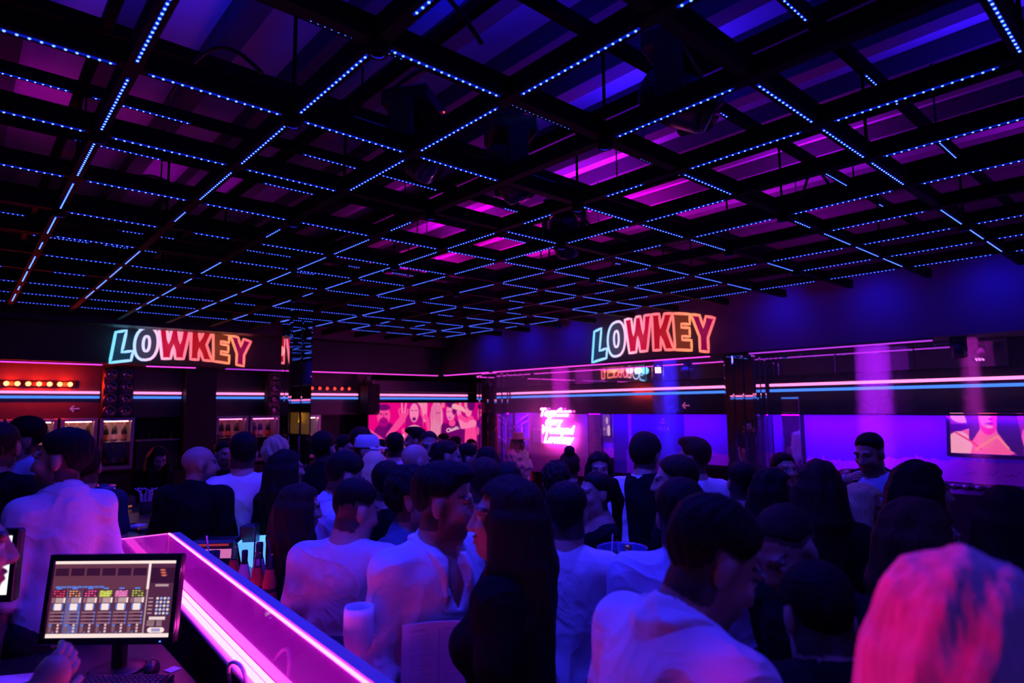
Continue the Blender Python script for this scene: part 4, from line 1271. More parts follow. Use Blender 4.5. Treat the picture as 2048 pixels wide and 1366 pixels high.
# menu card
def menu():
    t = thing('menu_card', 'curved pale menu sheet standing on the bar before the couple', 'menu', (1.22, 1.76, BZ), R(-62 + 12))
    P = Paint(60, 70, 0.9, (0.75, 0.55, 0.72))
    ink = (0.42, 0.20, 0.42)
    r_ = random.Random(5)
    for cx in (0.10, 0.52):
        y = 0.90
        P.rect(cx, y - 0.03, cx + 0.2, y, ink, 0.7)
        for k in range(14):
            y -= 0.05 if k % 5 else 0.09
            P.rect(cx, y - 0.014, cx + 0.12 + 0.18 * r_.random(), y, ink, 0.6)
    P.rect(0.455, 0.05, 0.475, 0.9, ink, 0.8)
    o = P.panel('sheet', print_mat('menu print', 0.0, 0.6), 0.235, 0.21, t, Matrix.Translation((0, 0, 0.10)) @ FACE_MY)
    me = o.data
    for v in me.vertices:
        v.co.y += 0.02 * math.cos(v.co.x / 0.235 * PI) + 0.015 * (v.co.z / 0.26)
        v.co.z += 0.10 * v.co.x
    sm = o.modifiers.new('thickness', 'SOLIDIFY'); sm.thickness = 0.0012
    MB().bevbox((0, 0.025, 0.006), (0.10, 0.05, 0.012), 0.003).build('holder', M_case, t)
menu()

# bottles with red labels, tumbler, straws
M_bg = acrylic('bottle glass', (0.35, 0.18, 0.22), 0.78, 0.02)
def soda_bottle(x, y, h, lab_m, cap_m, label):
    s_ = h / 0.24
    t = thing('bottle', label, 'bottle', (x, y, BZ))
    MB().lathe([(0.0, 0.002), (0.028 * s_, 0.0), (0.030 * s_, 0.01), (0.030 * s_, 0.10 * s_), (0.027 * s_, 0.13 * s_), (0.015 * s_, 0.185 * s_), (0.0125 * s_, 0.215 * s_), (0.0135 * s_, 0.24 * s_)], n=16).build('glass', M_bg if cap_m is None else M_btl, t, True)
    MB().lathe([(0.0305 * s_, 0.095 * s_), (0.0285 * s_, 0.125 * s_), (0.0185 * s_, 0.172 * s_), (0.0178 * s_, 0.176 * s_)], n=16).build('label', lab_m, t, True)
    if cap_m is not None:
        MB().lathe([(0.0145 * s_, 0.20 * s_), (0.015 * s_, 0.235 * s_), (0.0, 0.243 * s_)], n=12).build('foil', cap_m, t, True)
    MB().lathe([(0.0307 * s_, 0.03 * s_), (0.0308 * s_, 0.08 * s_)], n=16).build('lower_label', lab_m, t, True)
M_redlab = mat('red label', (0.75, 0.03, 0.03), 0.5)
M_pinklab = mat('pink label', (0.75, 0.35, 0.42), 0.5)
soda_bottle(1.075, 3.285, 0.235, M_redlab, None, 'clear bottle with a red neck label, leftmost on the bar')
soda_bottle(1.085, 3.165, 0.235, M_pinklab, M_case, 'dark bottle with a pink label between the red-labelled bottles')
soda_bottle(1.10, 3.03, 0.245, M_redlab, None, 'clear bottle with a red label nearest the partition')
soda_bottle(1.13, 3.10, 0.275, M_pinklab, M_case, 'tall dark-necked bottle in front of the glowing bucket')
soda_bottle(1.125, 2.95, 0.245, M_redlab, None, 'clear bottle with a straw at the right of the bottle group')
M_straw = mat('dark straw', (0.02, 0.02, 0.06), 0.4)
M_strawp = mat('pale straw', (0.75, 0.5, 0.75), 0.4)
tg = thing('tall_glass', 'tall clear glass with a pale straw behind the partition', 'glass', (1.06, 3.56, BZ))
MB().lathe([(0.0, 0.004), (0.028, 0.0), (0.033, 0.17), (0.0305, 0.17), (0.026, 0.01), (0.0, 0.01)], n=16).build('glass', M_clear, tg, True)
MB().tube([(0.0, 0.01, 0.012), (-0.03, 0.02, 0.25)], 0.004, 6).build('straw', M_strawp, tg)
for (x, y, dx, dy, lab) in [(1.13, 3.17, 0.02, 0.05, 'dark straw standing between the bottles'), (1.16, 2.93, -0.03, 0.06, 'dark straw leaning at the right of the bottles')]:
    tag(MB().tube([(x, y, BZ + 0.001), (x + dx, y + dy, BZ + 0.31)], 0.004, 6).build('straw', M_straw), lab, 'straw')
# till with a pink display
ti = thing('till', 'black till with a pink-lit display at the end of the partition', 'till', (1.20, 4.02, 1.0), R(-38))
MB().bevbox((0, 0.05, 0.12), (0.26, 0.14, 0.22), 0.015).build('case', M_case, ti)
MB().box((0, -0.022, 0.155), (0.215, 0.004, 0.052)).build('display', glow('till display', (0.9, 0.22, 0.62), 0.7), ti)
MB().box((0, -0.022, 0.205), (0.18, 0.003, 0.012)).build('status_line', glow('till status', (0.8, 0.05, 0.1), 0.4), ti)
MB().bevbox((0, 0.03, 0.02), (0.20, 0.18, 0.04), 0.01).build('foot', M_case, ti)
MB().bevbox((0.19, 0.04, 0.16), (0.09, 0.10, 0.30), 0.01).build('side_post', M_case, ti)
# glowing ice bucket
ib = thing('ice_bucket', 'square ice bucket glowing pale cyan on the bar', 'ice bucket', (1.43, 3.86, 1.0), R(-30))
mbk = MB()
n = 6
for (w0, z) in ((0.085, 0.0), (0.125, 0.23), (0.120, 0.23), (0.08, 0.012)):
    mbk.v += [(sx * w0, sy * w0 * 0.8, z) for sx, sy in ((-1, -1), (1, -1), (1, 1), (-1, 1))]
for k in range(3):
    for j in range(4):
        mbk.f.append((4 * k + j, 4 * k + (j + 1) % 4, 4 * k + 4 + (j + 1) % 4, 4 * k + 4 + j))
mbk.f += [(3, 2, 1, 0), (12, 13, 14, 15)]
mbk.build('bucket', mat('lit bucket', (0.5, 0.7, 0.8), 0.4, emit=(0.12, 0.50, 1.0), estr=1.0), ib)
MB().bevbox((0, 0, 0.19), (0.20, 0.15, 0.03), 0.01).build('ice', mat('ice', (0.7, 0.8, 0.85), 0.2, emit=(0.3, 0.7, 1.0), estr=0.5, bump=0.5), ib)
tag(MB().box((1.43, 3.86, 0.5), (0.34, 0.34, 1.0)).build('bar_stand', M_black), 'dark stand under the glowing ice bucket', 'stand')
tag(MB().bevbox((1.20, 4.06, 0.5), (0.42, 0.30, 0.998), 0.01).build('till_stand', M_black), 'dark stand under the till', 'stand')

# main bar with straw cups, ice bowl and tray further back
mbr = thing('main_bar', 'black main bar counter behind the linen shirt, pink lit along its back edge', 'bar counter', (1.05, 6.9, 0))
MB().bevbox((0, 0, 1.04), (0.80, 3.4, 0.05), 0.01).build('counter_top', M_bar, mbr)
MB().box((0, 0, 0.5), (0.7, 3.3, 1.0)).build('body', M_black, mbr)
MB().box((0.25, 1.69, 1.085), (0.30, 0.014, 0.035)).build('light_edge', glow('bar edge', (1.0, 0.12, 0.72), 1.6), mbr)
MB().bevbox((0.2, -0.9, 1.08), (0.28, 0.9, 0.03), 0.01).build('drip_mat', M_case, mbr)
ibw = thing('ice_bowl', 'round blue ice bowl with tongs behind the linen shirt shoulder', 'bowl', (1.05, 7.3, 1.066))
MB().lathe([(0.0, 0.004), (0.10, 0.0), (0.19, 0.20), (0.18, 0.20), (0.095, 0.012), (0.0, 0.014)], n=26).build('bowl', mat('blue bowl', (0.12, 0.14, 0.5), 0.35), ibw, True)
MB().tube([(-0.17, 0.0, 0.215), (0.03, -0.04, 0.22), (0.05, -0.03, 0.12)], 0.008, 6).build('tongs', mat('copper', (0.8, 0.3, 0.12), 0.25, 0.9), ibw)
cup = MB().lathe([(0.0, 0.004), (0.045, 0.0), (0.052, 0.14), (0.049, 0.14), (0.042, 0.01), (0.0, 0.01)], n=18).mesh('cup', M_clear, True)
for j, (x, y, lab) in enumerate([(1.30, 6.30, 'clear cup of bent violet straws on the main bar'), (1.40, 6.05, 'clear cup of white straws beside the bald bearded man')]):
    t = thing('straw_cup', lab, 'cup', (x, y, 1.066))
    obj('cup', cup, t)
    for k in range(9):
        a = 0.7 * k
        MB().tube([(0.02 * math.cos(a), 0.02 * math.sin(a), 0.01), (0.05 * math.cos(a), 0.05 * math.sin(a), 0.20 + 0.02 * (k % 3))] + ([(0.08 * math.cos(a + 1), 0.06 * math.sin(a), 0.25)] if j == 0 else []), 0.005, 6).build('straw', M_strawp, t)
cr = thing('card_reader', 'small pale card reader lying on the main bar', 'card reader', (1.12, 5.75, 1.066), 0.5)
MB().bevbox((0, 0, 0.02), (0.09, 0.16, 0.035), 0.01).build('case', mat('pale reader', (0.5, 0.55, 0.65), 0.4), cr)
MB().box((0, 0.03, 0.039), (0.06, 0.05, 0.003)).build('screen', M_gloss, cr)
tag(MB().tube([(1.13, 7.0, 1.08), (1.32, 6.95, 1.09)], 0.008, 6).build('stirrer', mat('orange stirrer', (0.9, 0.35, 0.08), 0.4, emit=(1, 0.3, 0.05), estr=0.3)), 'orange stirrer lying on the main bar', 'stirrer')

# dark ice bucket on a high table in the crowd
ht = thing('high_table', 'small round high table under the dark ice bucket', 'table', (2.45, 1.96, 0))
MB().lathe([(0.0, 1.02), (0.20, 1.02), (0.21, 1.005), (0.20, 0.99), (0.0, 0.99)], n=28).build('table_top', M_bar, ht, True)
MB().lathe([(0.03, 0.02), (0.03, 0.99)], n=12).build('column', M_steel, ht, True)
MB().lathe([(0.0, 0.025), (0.20, 0.02), (0.22, 0.0), (0.0, 0.0)], n=22).build('foot', M_steel, ht, True)
db = thing('ice_bucket', 'dark blue ice bucket with a bottle neck rising from it, in the crowd', 'ice bucket', (2.44, 1.965, 1.02))
MB().lathe([(0.0, 0.006), (0.085, 0.0), (0.118, 0.30), (0.123, 0.305), (0.118, 0.308), (0.110, 0.30), (0.08, 0.012), (0.0, 0.012)], n=30).build('bucket', mat('translucent bucket', (0.05, 0.06, 0.20), 0.25), db, True)
ice = MB()
r_ = random.Random(9)
for k in range(26):
    a, rr = r_.random() * 6.28, 0.085 * math.sqrt(r_.random())
    ice.bevbox((rr * math.cos(a), rr * math.sin(a), 0.25 + 0.015 * r_.random()), (0.028, 0.028, 0.028), 0.005, Matrix.Rotation(r_.random() * 3, 3, (1, 1, 0.5)))
o = ice.build('ice_cubes', mat('dull ice', (0.5, 0.55, 0.7), 0.15), db); o['kind'] = 'stuff'
vb = thing('champagne_bottle', 'champagne bottle standing in the dark ice bucket', 'bottle', (2.465, 1.95, 1.034))
obj('glass', cb, vb); obj('foil', cf, vb)
# drinks in hands
def held_glass(loc, label):
    t = thing('drink_glass', label, 'glass', loc)
    MB().lathe([(0.0, 0.004), (0.028, 0.0), (0.034, 0.11), (0.0315, 0.11), (0.026, 0.01), (0.0, 0.01)], n=14).build('glass', M_clear, t, True)
    MB().lathe([(0.0, 0.012), (0.0255, 0.012), (0.030, 0.075), (0.0, 0.075)], n=14).build('drink', mat('pale drink', (0.4, 0.25, 0.3), 0.1), t, True)
    MB().tube([(0, 0, 0.015), (0.03, 0.01, 0.18)], 0.0035, 6).build('straw', M_strawp, t)

held_glass((4.42, 1.77, 1.415), 'drink held by the man in the leather jacket')
held_glass((2.306, 1.926, 1.227), 'drink held next to the dark ice bucket')

# ================================================================== PEOPLE
BIG = 0.25
def smin(a, b, k):
    h = np.maximum(k - np.abs(a - b), 0) / k
    return np.minimum(a, b) - h * h * k * 0.25

def axis_ticks(lo, hi, f0, f1, fine, coarse):
    """ticks that are fine between f0 and f1 and coarse outside"""
    a = list(np.arange(f0, max(lo, -9) - coarse, -coarse))[::-1] if f0 > lo else [f0]
    b = list(np.arange(f0 + fine, f1, fine))
    c = list(np.arange(max(f1, f0) , hi + coarse, coarse))
    t = np.array(a + b + c)
    return t[np.concatenate([[True], np.diff(t) > fine * 0.3])]

class Field:
    def __init__(self, xs, ys, zs):
        self.t = (xs, ys, zs)
        self.F = np.full((len(xs), len(ys), len(zs)), BIG)
    def block(self, lo, hi):
        sl = []
        for t, a, b in zip(self.t, lo, hi):
            i, j = np.searchsorted(t, a), np.searchsorted(t, b)
            sl.append(slice(max(i - 1, 0), min(j + 1, len(t))))
        g = np.meshgrid(*[t[s] for t, s in zip(self.t, sl)], indexing='ij')
        return tuple(sl), g
    def merge(self, sl, d, k, cut=False):
        s = self.F[sl]
        if cut:
            self.F[sl] = -smin(-s, d, k)
        else:
            self.F[sl] = smin(s, d, k)
    def cone(self, a, b, r1, r2, k=0.03, sy=1.0):
        a, b = np.array(a, float), np.array(b, float)
        m = max(r1, r2) + 0.05
        sl, (X, Y, Z) = self.block(np.minimum(a, b) - m, np.maximum(a, b) + m)
        if X.size == 0: return
        d = b - a
        L = float(d @ d) + 1e-9
        t = np.clip(((X - a[0]) * d[0] + (Y - a[1]) * d[1] + (Z - a[2]) * d[2]) / L, 0, 1)
        q = np.sqrt((X - a[0] - t * d[0]) ** 2 + ((Y - a[1] - t * d[1]) / sy) ** 2 + (Z - a[2] - t * d[2]) ** 2)
        self.merge(sl, q - (r1 + (r2 - r1) * t), k)
    def ell(self, c, r, k=0.03, rot=None, cut=False):
        c, r = np.array(c, float), np.array(r, float)
        m = float(r.max()) + 0.05
        sl, (X, Y, Z) = self.block(c - m, c + m)
        if X.size == 0: return
        p = np.stack([X - c[0], Y - c[1], Z - c[2]], -1)
        if rot is not None:
            p = p @ rot
        k0 = np.sqrt(((p / r) ** 2).sum(-1)) + 1e-9
        k1 = np.sqrt(((p / (r * r)) ** 2).sum(-1)) + 1e-9
        self.merge(sl, k0 * (k0 - 1) / k1, k, cut)

def nets(fld):
    """naive surface nets on a rectilinear grid"""
    F, (xs, ys, zs) = fld.F, fld.t
    F = F.copy()
    F[0], F[-1] = np.maximum(F[0], 1e-3), np.maximum(F[-1], 1e-3)
    F[:, 0], F[:, -1] = np.maximum(F[:, 0], 1e-3), np.maximum(F[:, -1], 1e-3)
    F[:, :, 0], F[:, :, -1] = np.maximum(F[:, :, 0], 1e-3), np.maximum(F[:, :, -1], 1e-3)
    S = F < 0
    nx, ny, nz = F.shape
    cnt = np.zeros((nx - 1, ny - 1, nz - 1), np.int8)
    for a in (0, 1):
        for b in (0, 1):
            for c in (0, 1):
                cnt += S[a:nx - 1 + a, b:ny - 1 + b, c:nz - 1 + c]
    act = (cnt > 0) & (cnt < 8)
    I, J, K = np.nonzero(act)
    idx = np.full(act.shape, -1, np.int64)
    idx[I, J, K] = np.arange(len(I))
    acc = np.zeros((len(I), 3))
    num = np.zeros(len(I))
    T = (xs, ys, zs)
    for ax in range(3):
        for u in (0, 1):
            for v in (0, 1):
                o = [0, 0, 0]
                o[(ax + 1) % 3], o[(ax + 2) % 3] = u, v
                p = [I + o[0], J + o[1], K + o[2]]
                q = list(p); q[ax] = p[ax] + 1
                f0, f1 = F[p[0], p[1], p[2]], F[q[0], q[1], q[2]]
                m = (f0 < 0) != (f1 < 0)
                t = np.where(m, f0 / np.where(m, f0 - f1, 1), 0)
                co = np.stack([T[i][p[i]] for i in range(3)], -1)
                co[:, ax] += t * (T[ax][q[ax]] - T[ax][p[ax]])
                acc[m] += co[m]
                num[m] += 1
    V = acc / num[:, None]
    Q = []
    for ax in range(3):
        b, c = (ax + 1) % 3, (ax + 2) % 3
        sl0, sl1 = [slice(None)] * 3, [slice(None)] * 3
        sl0[ax], sl1[ax] = slice(0, -1), slice(1, None)
        for d_ in (b, c):
            sl0[d_], sl1[d_] = slice(1, -1), slice(1, -1)
        s0, s1 = S[tuple(sl0)], S[tuple(sl1)]
        e = np.nonzero(s0 != s1)
        e = [np.array(t) for t in e]
        e[b] = e[b] + 1
        e[c] = e[c] + 1
        flip = S[e[0], e[1], e[2]]
        def cell(db, dc):
            i = [e[0].copy(), e[1].copy(), e[2].copy()]
            i[b] -= db
            i[c] -= dc
            return idx[i[0], i[1], i[2]]
        q = np.stack([cell(1, 1), cell(0, 1), cell(0, 0), cell(1, 0)], -1)
        q[~flip] = q[~flip][:, ::-1]
        Q.append(q)
    Q = np.concatenate(Q)
    return V, Q[(Q >= 0).all(1)]

def rot_zxy(yaw, pitch, roll=0.0):
    """columns are the head's own right, front and up in body space; positive yaw turns to its left, positive pitch bows"""
    cz, sz = math.cos(yaw), math.sin(yaw)
    cp, sp_ = math.cos(-pitch), math.sin(-pitch)
    cr, sr = math.cos(roll), math.sin(roll)
    Rz = np.array([[cz, -sz, 0], [sz, cz, 0], [0, 0, 1]])
    Rx = np.array([[1, 0, 0], [0, cp, -sp_], [0, sp_, cp]])
    Ry = np.array([[cr, 0, sr], [0, 1, 0], [-sr, 0, cr]])
    return Rz @ Rx @ Ry

def skin_mat():
    if 'skin' in MATS:
        return MATS['skin']
    m = print_mat('skin', 0.0, 0.5)
    b = m.node_tree.nodes['Principled BSDF']
    b.inputs['Specular IOR Level'].default_value = 0.4
    return m

def hair_mat(col, name):
    key = 'hair ' + name
    if key in MATS:
        return MATS[key]
    if name == 'rose':
        return mat(key, col, 0.5, spec=0.2, var=0.75, scale=14, bump=0.9, stretch=(3.0, 3.0, 0.22))
    return mat(key, col, 0.6, spec=0.12, var=0.55, scale=26, bump=0.8, stretch=(7, 7, 0.35), sheen=0.0)

def cloth_mat(col, name, rough=0.85):
    key = 'cloth ' + name
    if key in MATS:
        return MATS[key]
    m = mat(key, col, rough, spec=0.08, var=0.06, scale=55)
    nt = m.node_tree
    tc = _n(nt, 'ShaderNodeTexCoord')
    cr = _n(nt, 'ShaderNodeTexNoise')
    cr.noise_type = 'RIDGED_MULTIFRACTAL'
    cr.inputs['Scale'].default_value = 5.0
    cr.inputs['Detail'].default_value = 2.5
    cr.inputs['Offset'].default_value = 0.95
    cr.inputs['Gain'].default_value = 1.5
    cr.normalize = False
    cr.inputs['Distortion'].default_value = 0.9
    wv = _n(nt, 'ShaderNodeTexNoise')
    wv.inputs['Scale'].default_value = 420.0
    nt.links.new(tc.outputs['Object'], cr.inputs['Vector'])
    nt.links.new(tc.outputs['Object'], wv.inputs['Vector'])
    b1 = _n(nt, 'ShaderNodeBump')
    b1.inputs['Strength'].default_value = 1.0
    b1.inputs['Distance'].default_value = 0.008
    b2 = _n(nt, 'ShaderNodeBump')
    b2.inputs['Strength'].default_value = 0.25
    b2.inputs['Distance'].default_value = 0.002
    nt.links.new(cr.outputs['Fac'], b1.inputs['Height'])
    nt.links.new(wv.outputs['Fac'], b2.inputs['Height'])
    nt.links.new(b1.outputs[0], b2.inputs['Normal'])
    nt.links.new(b2.outputs[0], nt.nodes['Principled BSDF'].inputs['Normal'])
    return m

SKIN = (0.38, 0.21, 0.15)
HAIR = {'black': (0.005, 0.004, 0.005), 'brown': (0.022, 0.011, 0.008), 'blond': (0.62, 0.45, 0.24), 'grey': (0.30, 0.28, 0.27), 'auburn': (0.06, 0.02, 0.01), 'rose': (0.75, 0.40, 0.34)}
CLOTH = {'white': (0.66, 0.66, 0.68), 'black': (0.006, 0.006, 0.008), 'linen': (0.52, 0.50, 0.52), 'greypink': (0.55, 0.48, 0.50), 'denim': (0.06, 0.09, 0.16), 'sky': (0.40, 0.50, 0.72), 'navy': (0.02, 0.025, 0.06),
         'knit': (0.45, 0.50, 0.66), 'charcoal': (0.03, 0.03, 0.035), 'leather': (0.012, 0.011, 0.012), 'plum': (0.10, 0.02, 0.06), 'fur': (0.75, 0.66, 0.64), 'wine': (0.10, 0.01, 0.02)}

N_PEOPLE = [0]
def person(label, x, y, h, face, hair=('short', 'black'), top=('tee', 'black'), yaw=0, pitch=0, roll=0, lean=0, side=0, fem=False, arms=(None, None), beard=0.0, build=1.0, fine=1.0, skin=SKIN,
           sleeve='short', neck=0.0, extras=(), hairlen=0.35, floor=0.0):
    """x, y: where the head is; h: height of the top of the posed head; face: heading of the chest (deg, 0 = +X); yaw/pitch of the head in degrees, positive yaw to the person's left"""
    rs = np.random.RandomState(N_PEOPLE[0] * 7 + 1)
    N_PEOPLE[0] += 1
    W = build * (0.90 if fem else 1.0)
    L, Sd = R(lean), R(side)
    piv = np.array([0, 0, 0.95])
    Rl = np.array([[1, 0, 0], [0, math.cos(L), math.sin(L)], [0, -math.sin(L), math.cos(L)]]) @ np.array([[math.cos(Sd), 0, math.sin(Sd)], [0, 1, 0], [-math.sin(Sd), 0, math.cos(Sd)]])
    Rh = rot_zxy(R(yaw), R(pitch), R(roll))
    def up1(p):
        return Rl @ (np.array(p, float) - piv) + piv
    hk = 0.99 if fem else 1.04
    hc1 = up1((0, -0.005, 1.522)) + Rh @ np.array([0, 0.012, 0.098])
    s = (h - floor - 0.012) / (hc1[2] + 0.118 * hk)
    ca_, sa_ = math.cos(R(face - 90)), math.sin(R(face - 90))
    ox, oy = hc1[0] * s, hc1[1] * s
    root = thing('person', label, 'person', (x - (ca_ * ox - sa_ * oy), y - (sa_ * ox + ca_ * oy), floor), R(face - 90))
    def up(p):
        return up1(p) * s
    chest, waist, pelv = up((0, -0.005, 1.27)), up((0, 0.0, 1.08)), up((0, -0.01, 0.95))
    neck0 = up((0, -0.028, 1.470))
    sh = [up((sx * 0.168 * W, -0.018, 1.412)) for sx in (-1, 1)]
    # the head pivots on the top of the neck
    atlas = up((0, -0.005, 1.522))
    hs = s * hk
    hc = atlas + Rh @ np.array([0, 0.012, 0.098]) * s
    # arms
    joints = []
    for i, sx in enumerate((-1, 1)):
        a = arms[i]
        if isinstance(a, dict):       # reach for a point of the room: two-bone arm
            wl = np.array(a['w'], float) - np.array(root.location)
            wv = np.array([ca_ * wl[0] + sa_ * wl[1], -sa_ * wl[0] + ca_ * wl[1], wl[2]])
            d_ = wv - sh[i]
            ln = min(np.linalg.norm(d_), 0.52 * s)
            d_ = d_ / np.linalg.norm(d_)
            wv = sh[i] + d_ * ln
            pole = np.array([sx * 0.5, -0.35, -1.0]); pole -= d_ * (pole @ d_); pole /= np.linalg.norm(pole)
            hh = math.sqrt(max(0.0, (0.28 * s) ** 2 - (ln / 2) ** 2))
            e = sh[i] + d_ * ln / 2 + pole * hh
        elif a is None:
            e = sh[i] + np.array([sx * 0.050 * s, -0.02 * s, -0.275 * s])
            wv = e + np.array([-sx * 0.005 * s, 0.075 * s, -0.235 * s])
        else:
            e = np.array(up(a[0])); wv = np.array(up(a[1]))
        joints.append((sh[i], e, wv))
    f_, c_ = 0.0085 * fine, 0.020 * fine
    allp = np.array([q for j in joints for q in j] + [hc, chest])
    lo = np.minimum(allp.min(0) - 0.16, [-0.27, -0.20, -0.02])
    hi = np.maximum(allp.max(0) + 0.16, [0.27, 0.30, hc[2] + 0.15])
    lo[2] = -0.02
    fb = Field(axis_ticks(lo[0], hi[0], hc[0] - 0.11, hc[0] + 0.11, f_, c_), axis_ticks(lo[1], hi[1], hc[1] - 0.13, hc[1] + 0.14, f_, c_), axis_ticks(lo[2], hi[2], hc[2] - 0.16 * hs, hc[2] + 0.14, f_, c_))

    def torso(F, g=0.0):
        F.ell(chest, np.array([0.150 * W + g, 0.108 * build + g, 0.20 + g]) * s, 0.05, Rl)
        F.ell(up((0, -0.015, 1.36)), np.array([0.140 * W + g, 0.092 * build + g, 0.10 + g]) * s, 0.05, Rl)
        F.ell(waist, np.array([(0.118 if fem else 0.145) * build + g, 0.098 * build + g, 0.17 + g]) * s, 0.07, Rl)
        F.ell(pelv, np.array([(0.168 if fem else 0.158) * build + g, 0.115 * build + g, 0.14 + g]) * s, 0.07)
        if fem:
            for sx in (-1, 1):
                F.ell(up((sx * 0.075, 0.085, 1.255)), np.array([0.062 + g, 0.055 + g, 0.062 + g]) * s, 0.04)
        for q in sh:
            F.cone(neck0 + np.array([0, 0, -0.02 * s]), q, (0.050 + g * 0.6) * s, (0.050 * build + g) * s, 0.06)
    def arm(F, g=0.0, upto=2.0):
        for (a, b, c) in joints:
            r0, r1, r2 = (0.051 * build, 0.040 * build, 0.027) if not fem else (0.042 * build, 0.034 * build, 0.023)
            if upto <= 1.0:
                m = a + (b - a) * upto
                F.cone(a, m, (r0 + g) * s, (r0 + (r1 - r0) * upto + g * 1.25) * s, 0.04)
            else:
                t = upto - 1.0
                F.cone(a, b, (r0 + g) * s, (r1 + g) * s, 0.04)
                F.cone(b, b + (c - b) * t, (r1 + g) * s, (r1 + (r2 - r1) * t + g) * s, 0.03)
    # ---------------- body
    torso(fb)
    arm(fb)
    for i, (a, b, c) in enumerate(joints):
        d = (c - b) / (np.linalg.norm(c - b) + 1e-9)
        fb.ell(c + d * 0.045 * s, np.array([0.036, 0.036, 0.045]) * s, 0.03)
    for sx in (-1, 1):
        hip, knee, ank = np.array([sx * 0.088, -0.005, 0.90]) * s, np.array([sx * 0.098, 0.015, 0.50]) * s, np.array([sx * 0.10, -0.02, 0.09]) * s
        fb.cone(hip, knee, 0.083 * s * build, 0.055 * s, 0.04)
        fb.cone(knee, ank, 0.055 * s, 0.036 * s, 0.03)
        fb.cone(ank + np.array([0, -0.01, -0.045 * s]), ank + np.array([0, 0.15 * s, -0.055 * s]), 0.035 * s, 0.030 * s, 0.03)
    nr = 0.045 if fem else 0.054 * min(build, 1.1)
    fb.cone(neck0 + np.array([0, 0, -0.03 * s]), hc + Rh @ np.array([0, -0.020, -0.055]) * hs, nr * 1.12 * s, nr * s, 0.045)
    def H(p):
        return hc + Rh @ np.array(p, float) * hs
    def hell(p, r, k=0.02, cut=False):
        fb.ell(H(p), np.array(r) * hs, k, Rh, cut)
    jw = 0.9 if fem else 1.0
    hell((0, -0.014, 0.034), (0.076, 0.096, 0.086), 0.02)
    hell((0, 0.020, -0.040), (0.060 * jw, 0.068, 0.078), 0.04)
    hell((0, 0.054, -0.094), (0.030 * jw, 0.032, 0.026), 0.04)
    for sx in (-1, 1):
        hell((sx * 0.045 * jw, 0.005, -0.068), (0.022, 0.045, 0.030), 0.03)
        hell((sx * 0.036, 0.068, -0.022), (0.026, 0.022, 0.022), 0.03)
        hell((sx * 0.034, 0.098, 0.008), (0.020, 0.019, 0.013), 0.016, True)
        hell((sx * 0.032, 0.075, 0.006), (0.015, 0.014, 0.013), 0.006)
        hell((sx * 0.033, 0.082, 0.030), (0.030, 0.013, 0.009), 0.02)
        hell((sx * 0.077, -0.010, -0.004), (0.012, 0.021, 0.033), 0.012)
    fb.cone(H((0, 0.090, 0.018)), H((0, 0.110, -0.030)), 0.009 * hs, 0.013 * hs, 0.015)
    for sx in (-1, 1):
        hell((sx * 0.012, 0.098, -0.034), (0.011, 0.013, 0.009), 0.012)
    hell((0, 0.090, -0.060), (0.025, 0.013, 0.0075), 0.008)
    hell((0, 0.087, -0.074), (0.022, 0.014, 0.0080), 0.008)
    hell((0, 0.103, -0.067), (0.020, 0.010, 0.0022), 0.006, True)
    V, Q = nets(fb)
    # fingers: five bent tapered chains rooted inside each palm
    mb = MB()
    for i, (a, b, c) in enumerate(joints):
        sx = (-1, 1)[i]
        d = Vector((c - b)).normalized()
        fw = Vector((0, 1, 0)) if abs(d.y) < 0.8 else Vector((0, 0, 1))
        acr = d.cross(Vector((sx, 0, 0))).normalized() if abs(d.x) < 0.9 else Vector((0, 1, 0))
        curl = acr.cross(d).normalized()
        if curl.x * sx > 0:
            curl = -curl
        base = Vector(c) + d * 0.062 * s
        for k, (off, ln) in enumerate(((-0.026, 0.060), (-0.009, 0.074), (0.009, 0.078), (0.026, 0.068))):
            p0 = base + acr * (-off) * s
            p1 = p0 + (d * 0.9 + curl * 0.25) * ln * 0.45 * s
            p2 = p1 + (d * 0.65 + curl * 0.7) * ln * 0.33 * s
            p3 = p2 + (d * 0.35 + curl * 0.9) * ln * 0.28 * s
            mb.tube([p0 - d * 0.01, p1, p2, p3], [0.0105 * s, 0.0095 * s, 0.0085 * s, 0.006 * s], 7)
        th = Vector(c) + d * 0.025 * s + acr * 0.030 * s
        mb.tube([th - acr * 0.015 * s, th + (acr * 0.7 + d * 0.6) * 0.035 * s, th + (acr * 0.75 + d * 1.5 + curl * 0.3) * 0.038 * s], [0.013 * s, 0.011 * s, 0.007 * s], 7)
    # skin colours
    col = np.ones((len(V), 4))
    col[:, :3] = skin
    q = ((V - hc) @ Rh) / hs
    face_m = q[:, 1] > 0.03
    lips = face_m & (np.abs(q[:, 2] + 0.067) < 0.013) & (np.abs(q[:, 0]) < 0.025) & (q[:, 1] > 0.07)
    col[lips, :3] = np.array(skin) * (0.9, 0.5, 0.5)
    hc_col = np.array(HAIR[hair[1]] if hair[1] in HAIR else HAIR['brown'])
    if hair[0] not in ('bald', 'long'):      # short hair of the sides and nape is coloured scalp under the hair piece
        ln_ = {'receding': 0.100, 'buzz': 0.082, 'bowl': 0.074}.get(hair[0], 0.080)
        sc = ~((q[:, 1] > 0.014 + 0.85 * np.maximum(0, q[:, 2] - 0.022)) & (q[:, 2] < ln_)) & (q[:, 2] > -0.085 + 0.25 * np.maximum(0, q[:, 1] + 0.03))
        sc &= ~((np.abs(q[:, 0]) > 0.073) & (q[:, 2] < 0.030) & (q[:, 1] > -0.034)) & (np.hypot(np.hypot(q[:, 0], q[:, 1]), q[:, 2]) < 0.16)
        sc &= ~((q[:, 1] > -0.005) & (q[:, 2] < -0.005))
        col[sc, :3] = hc_col * 1.2 + np.array(skin) * 0.10
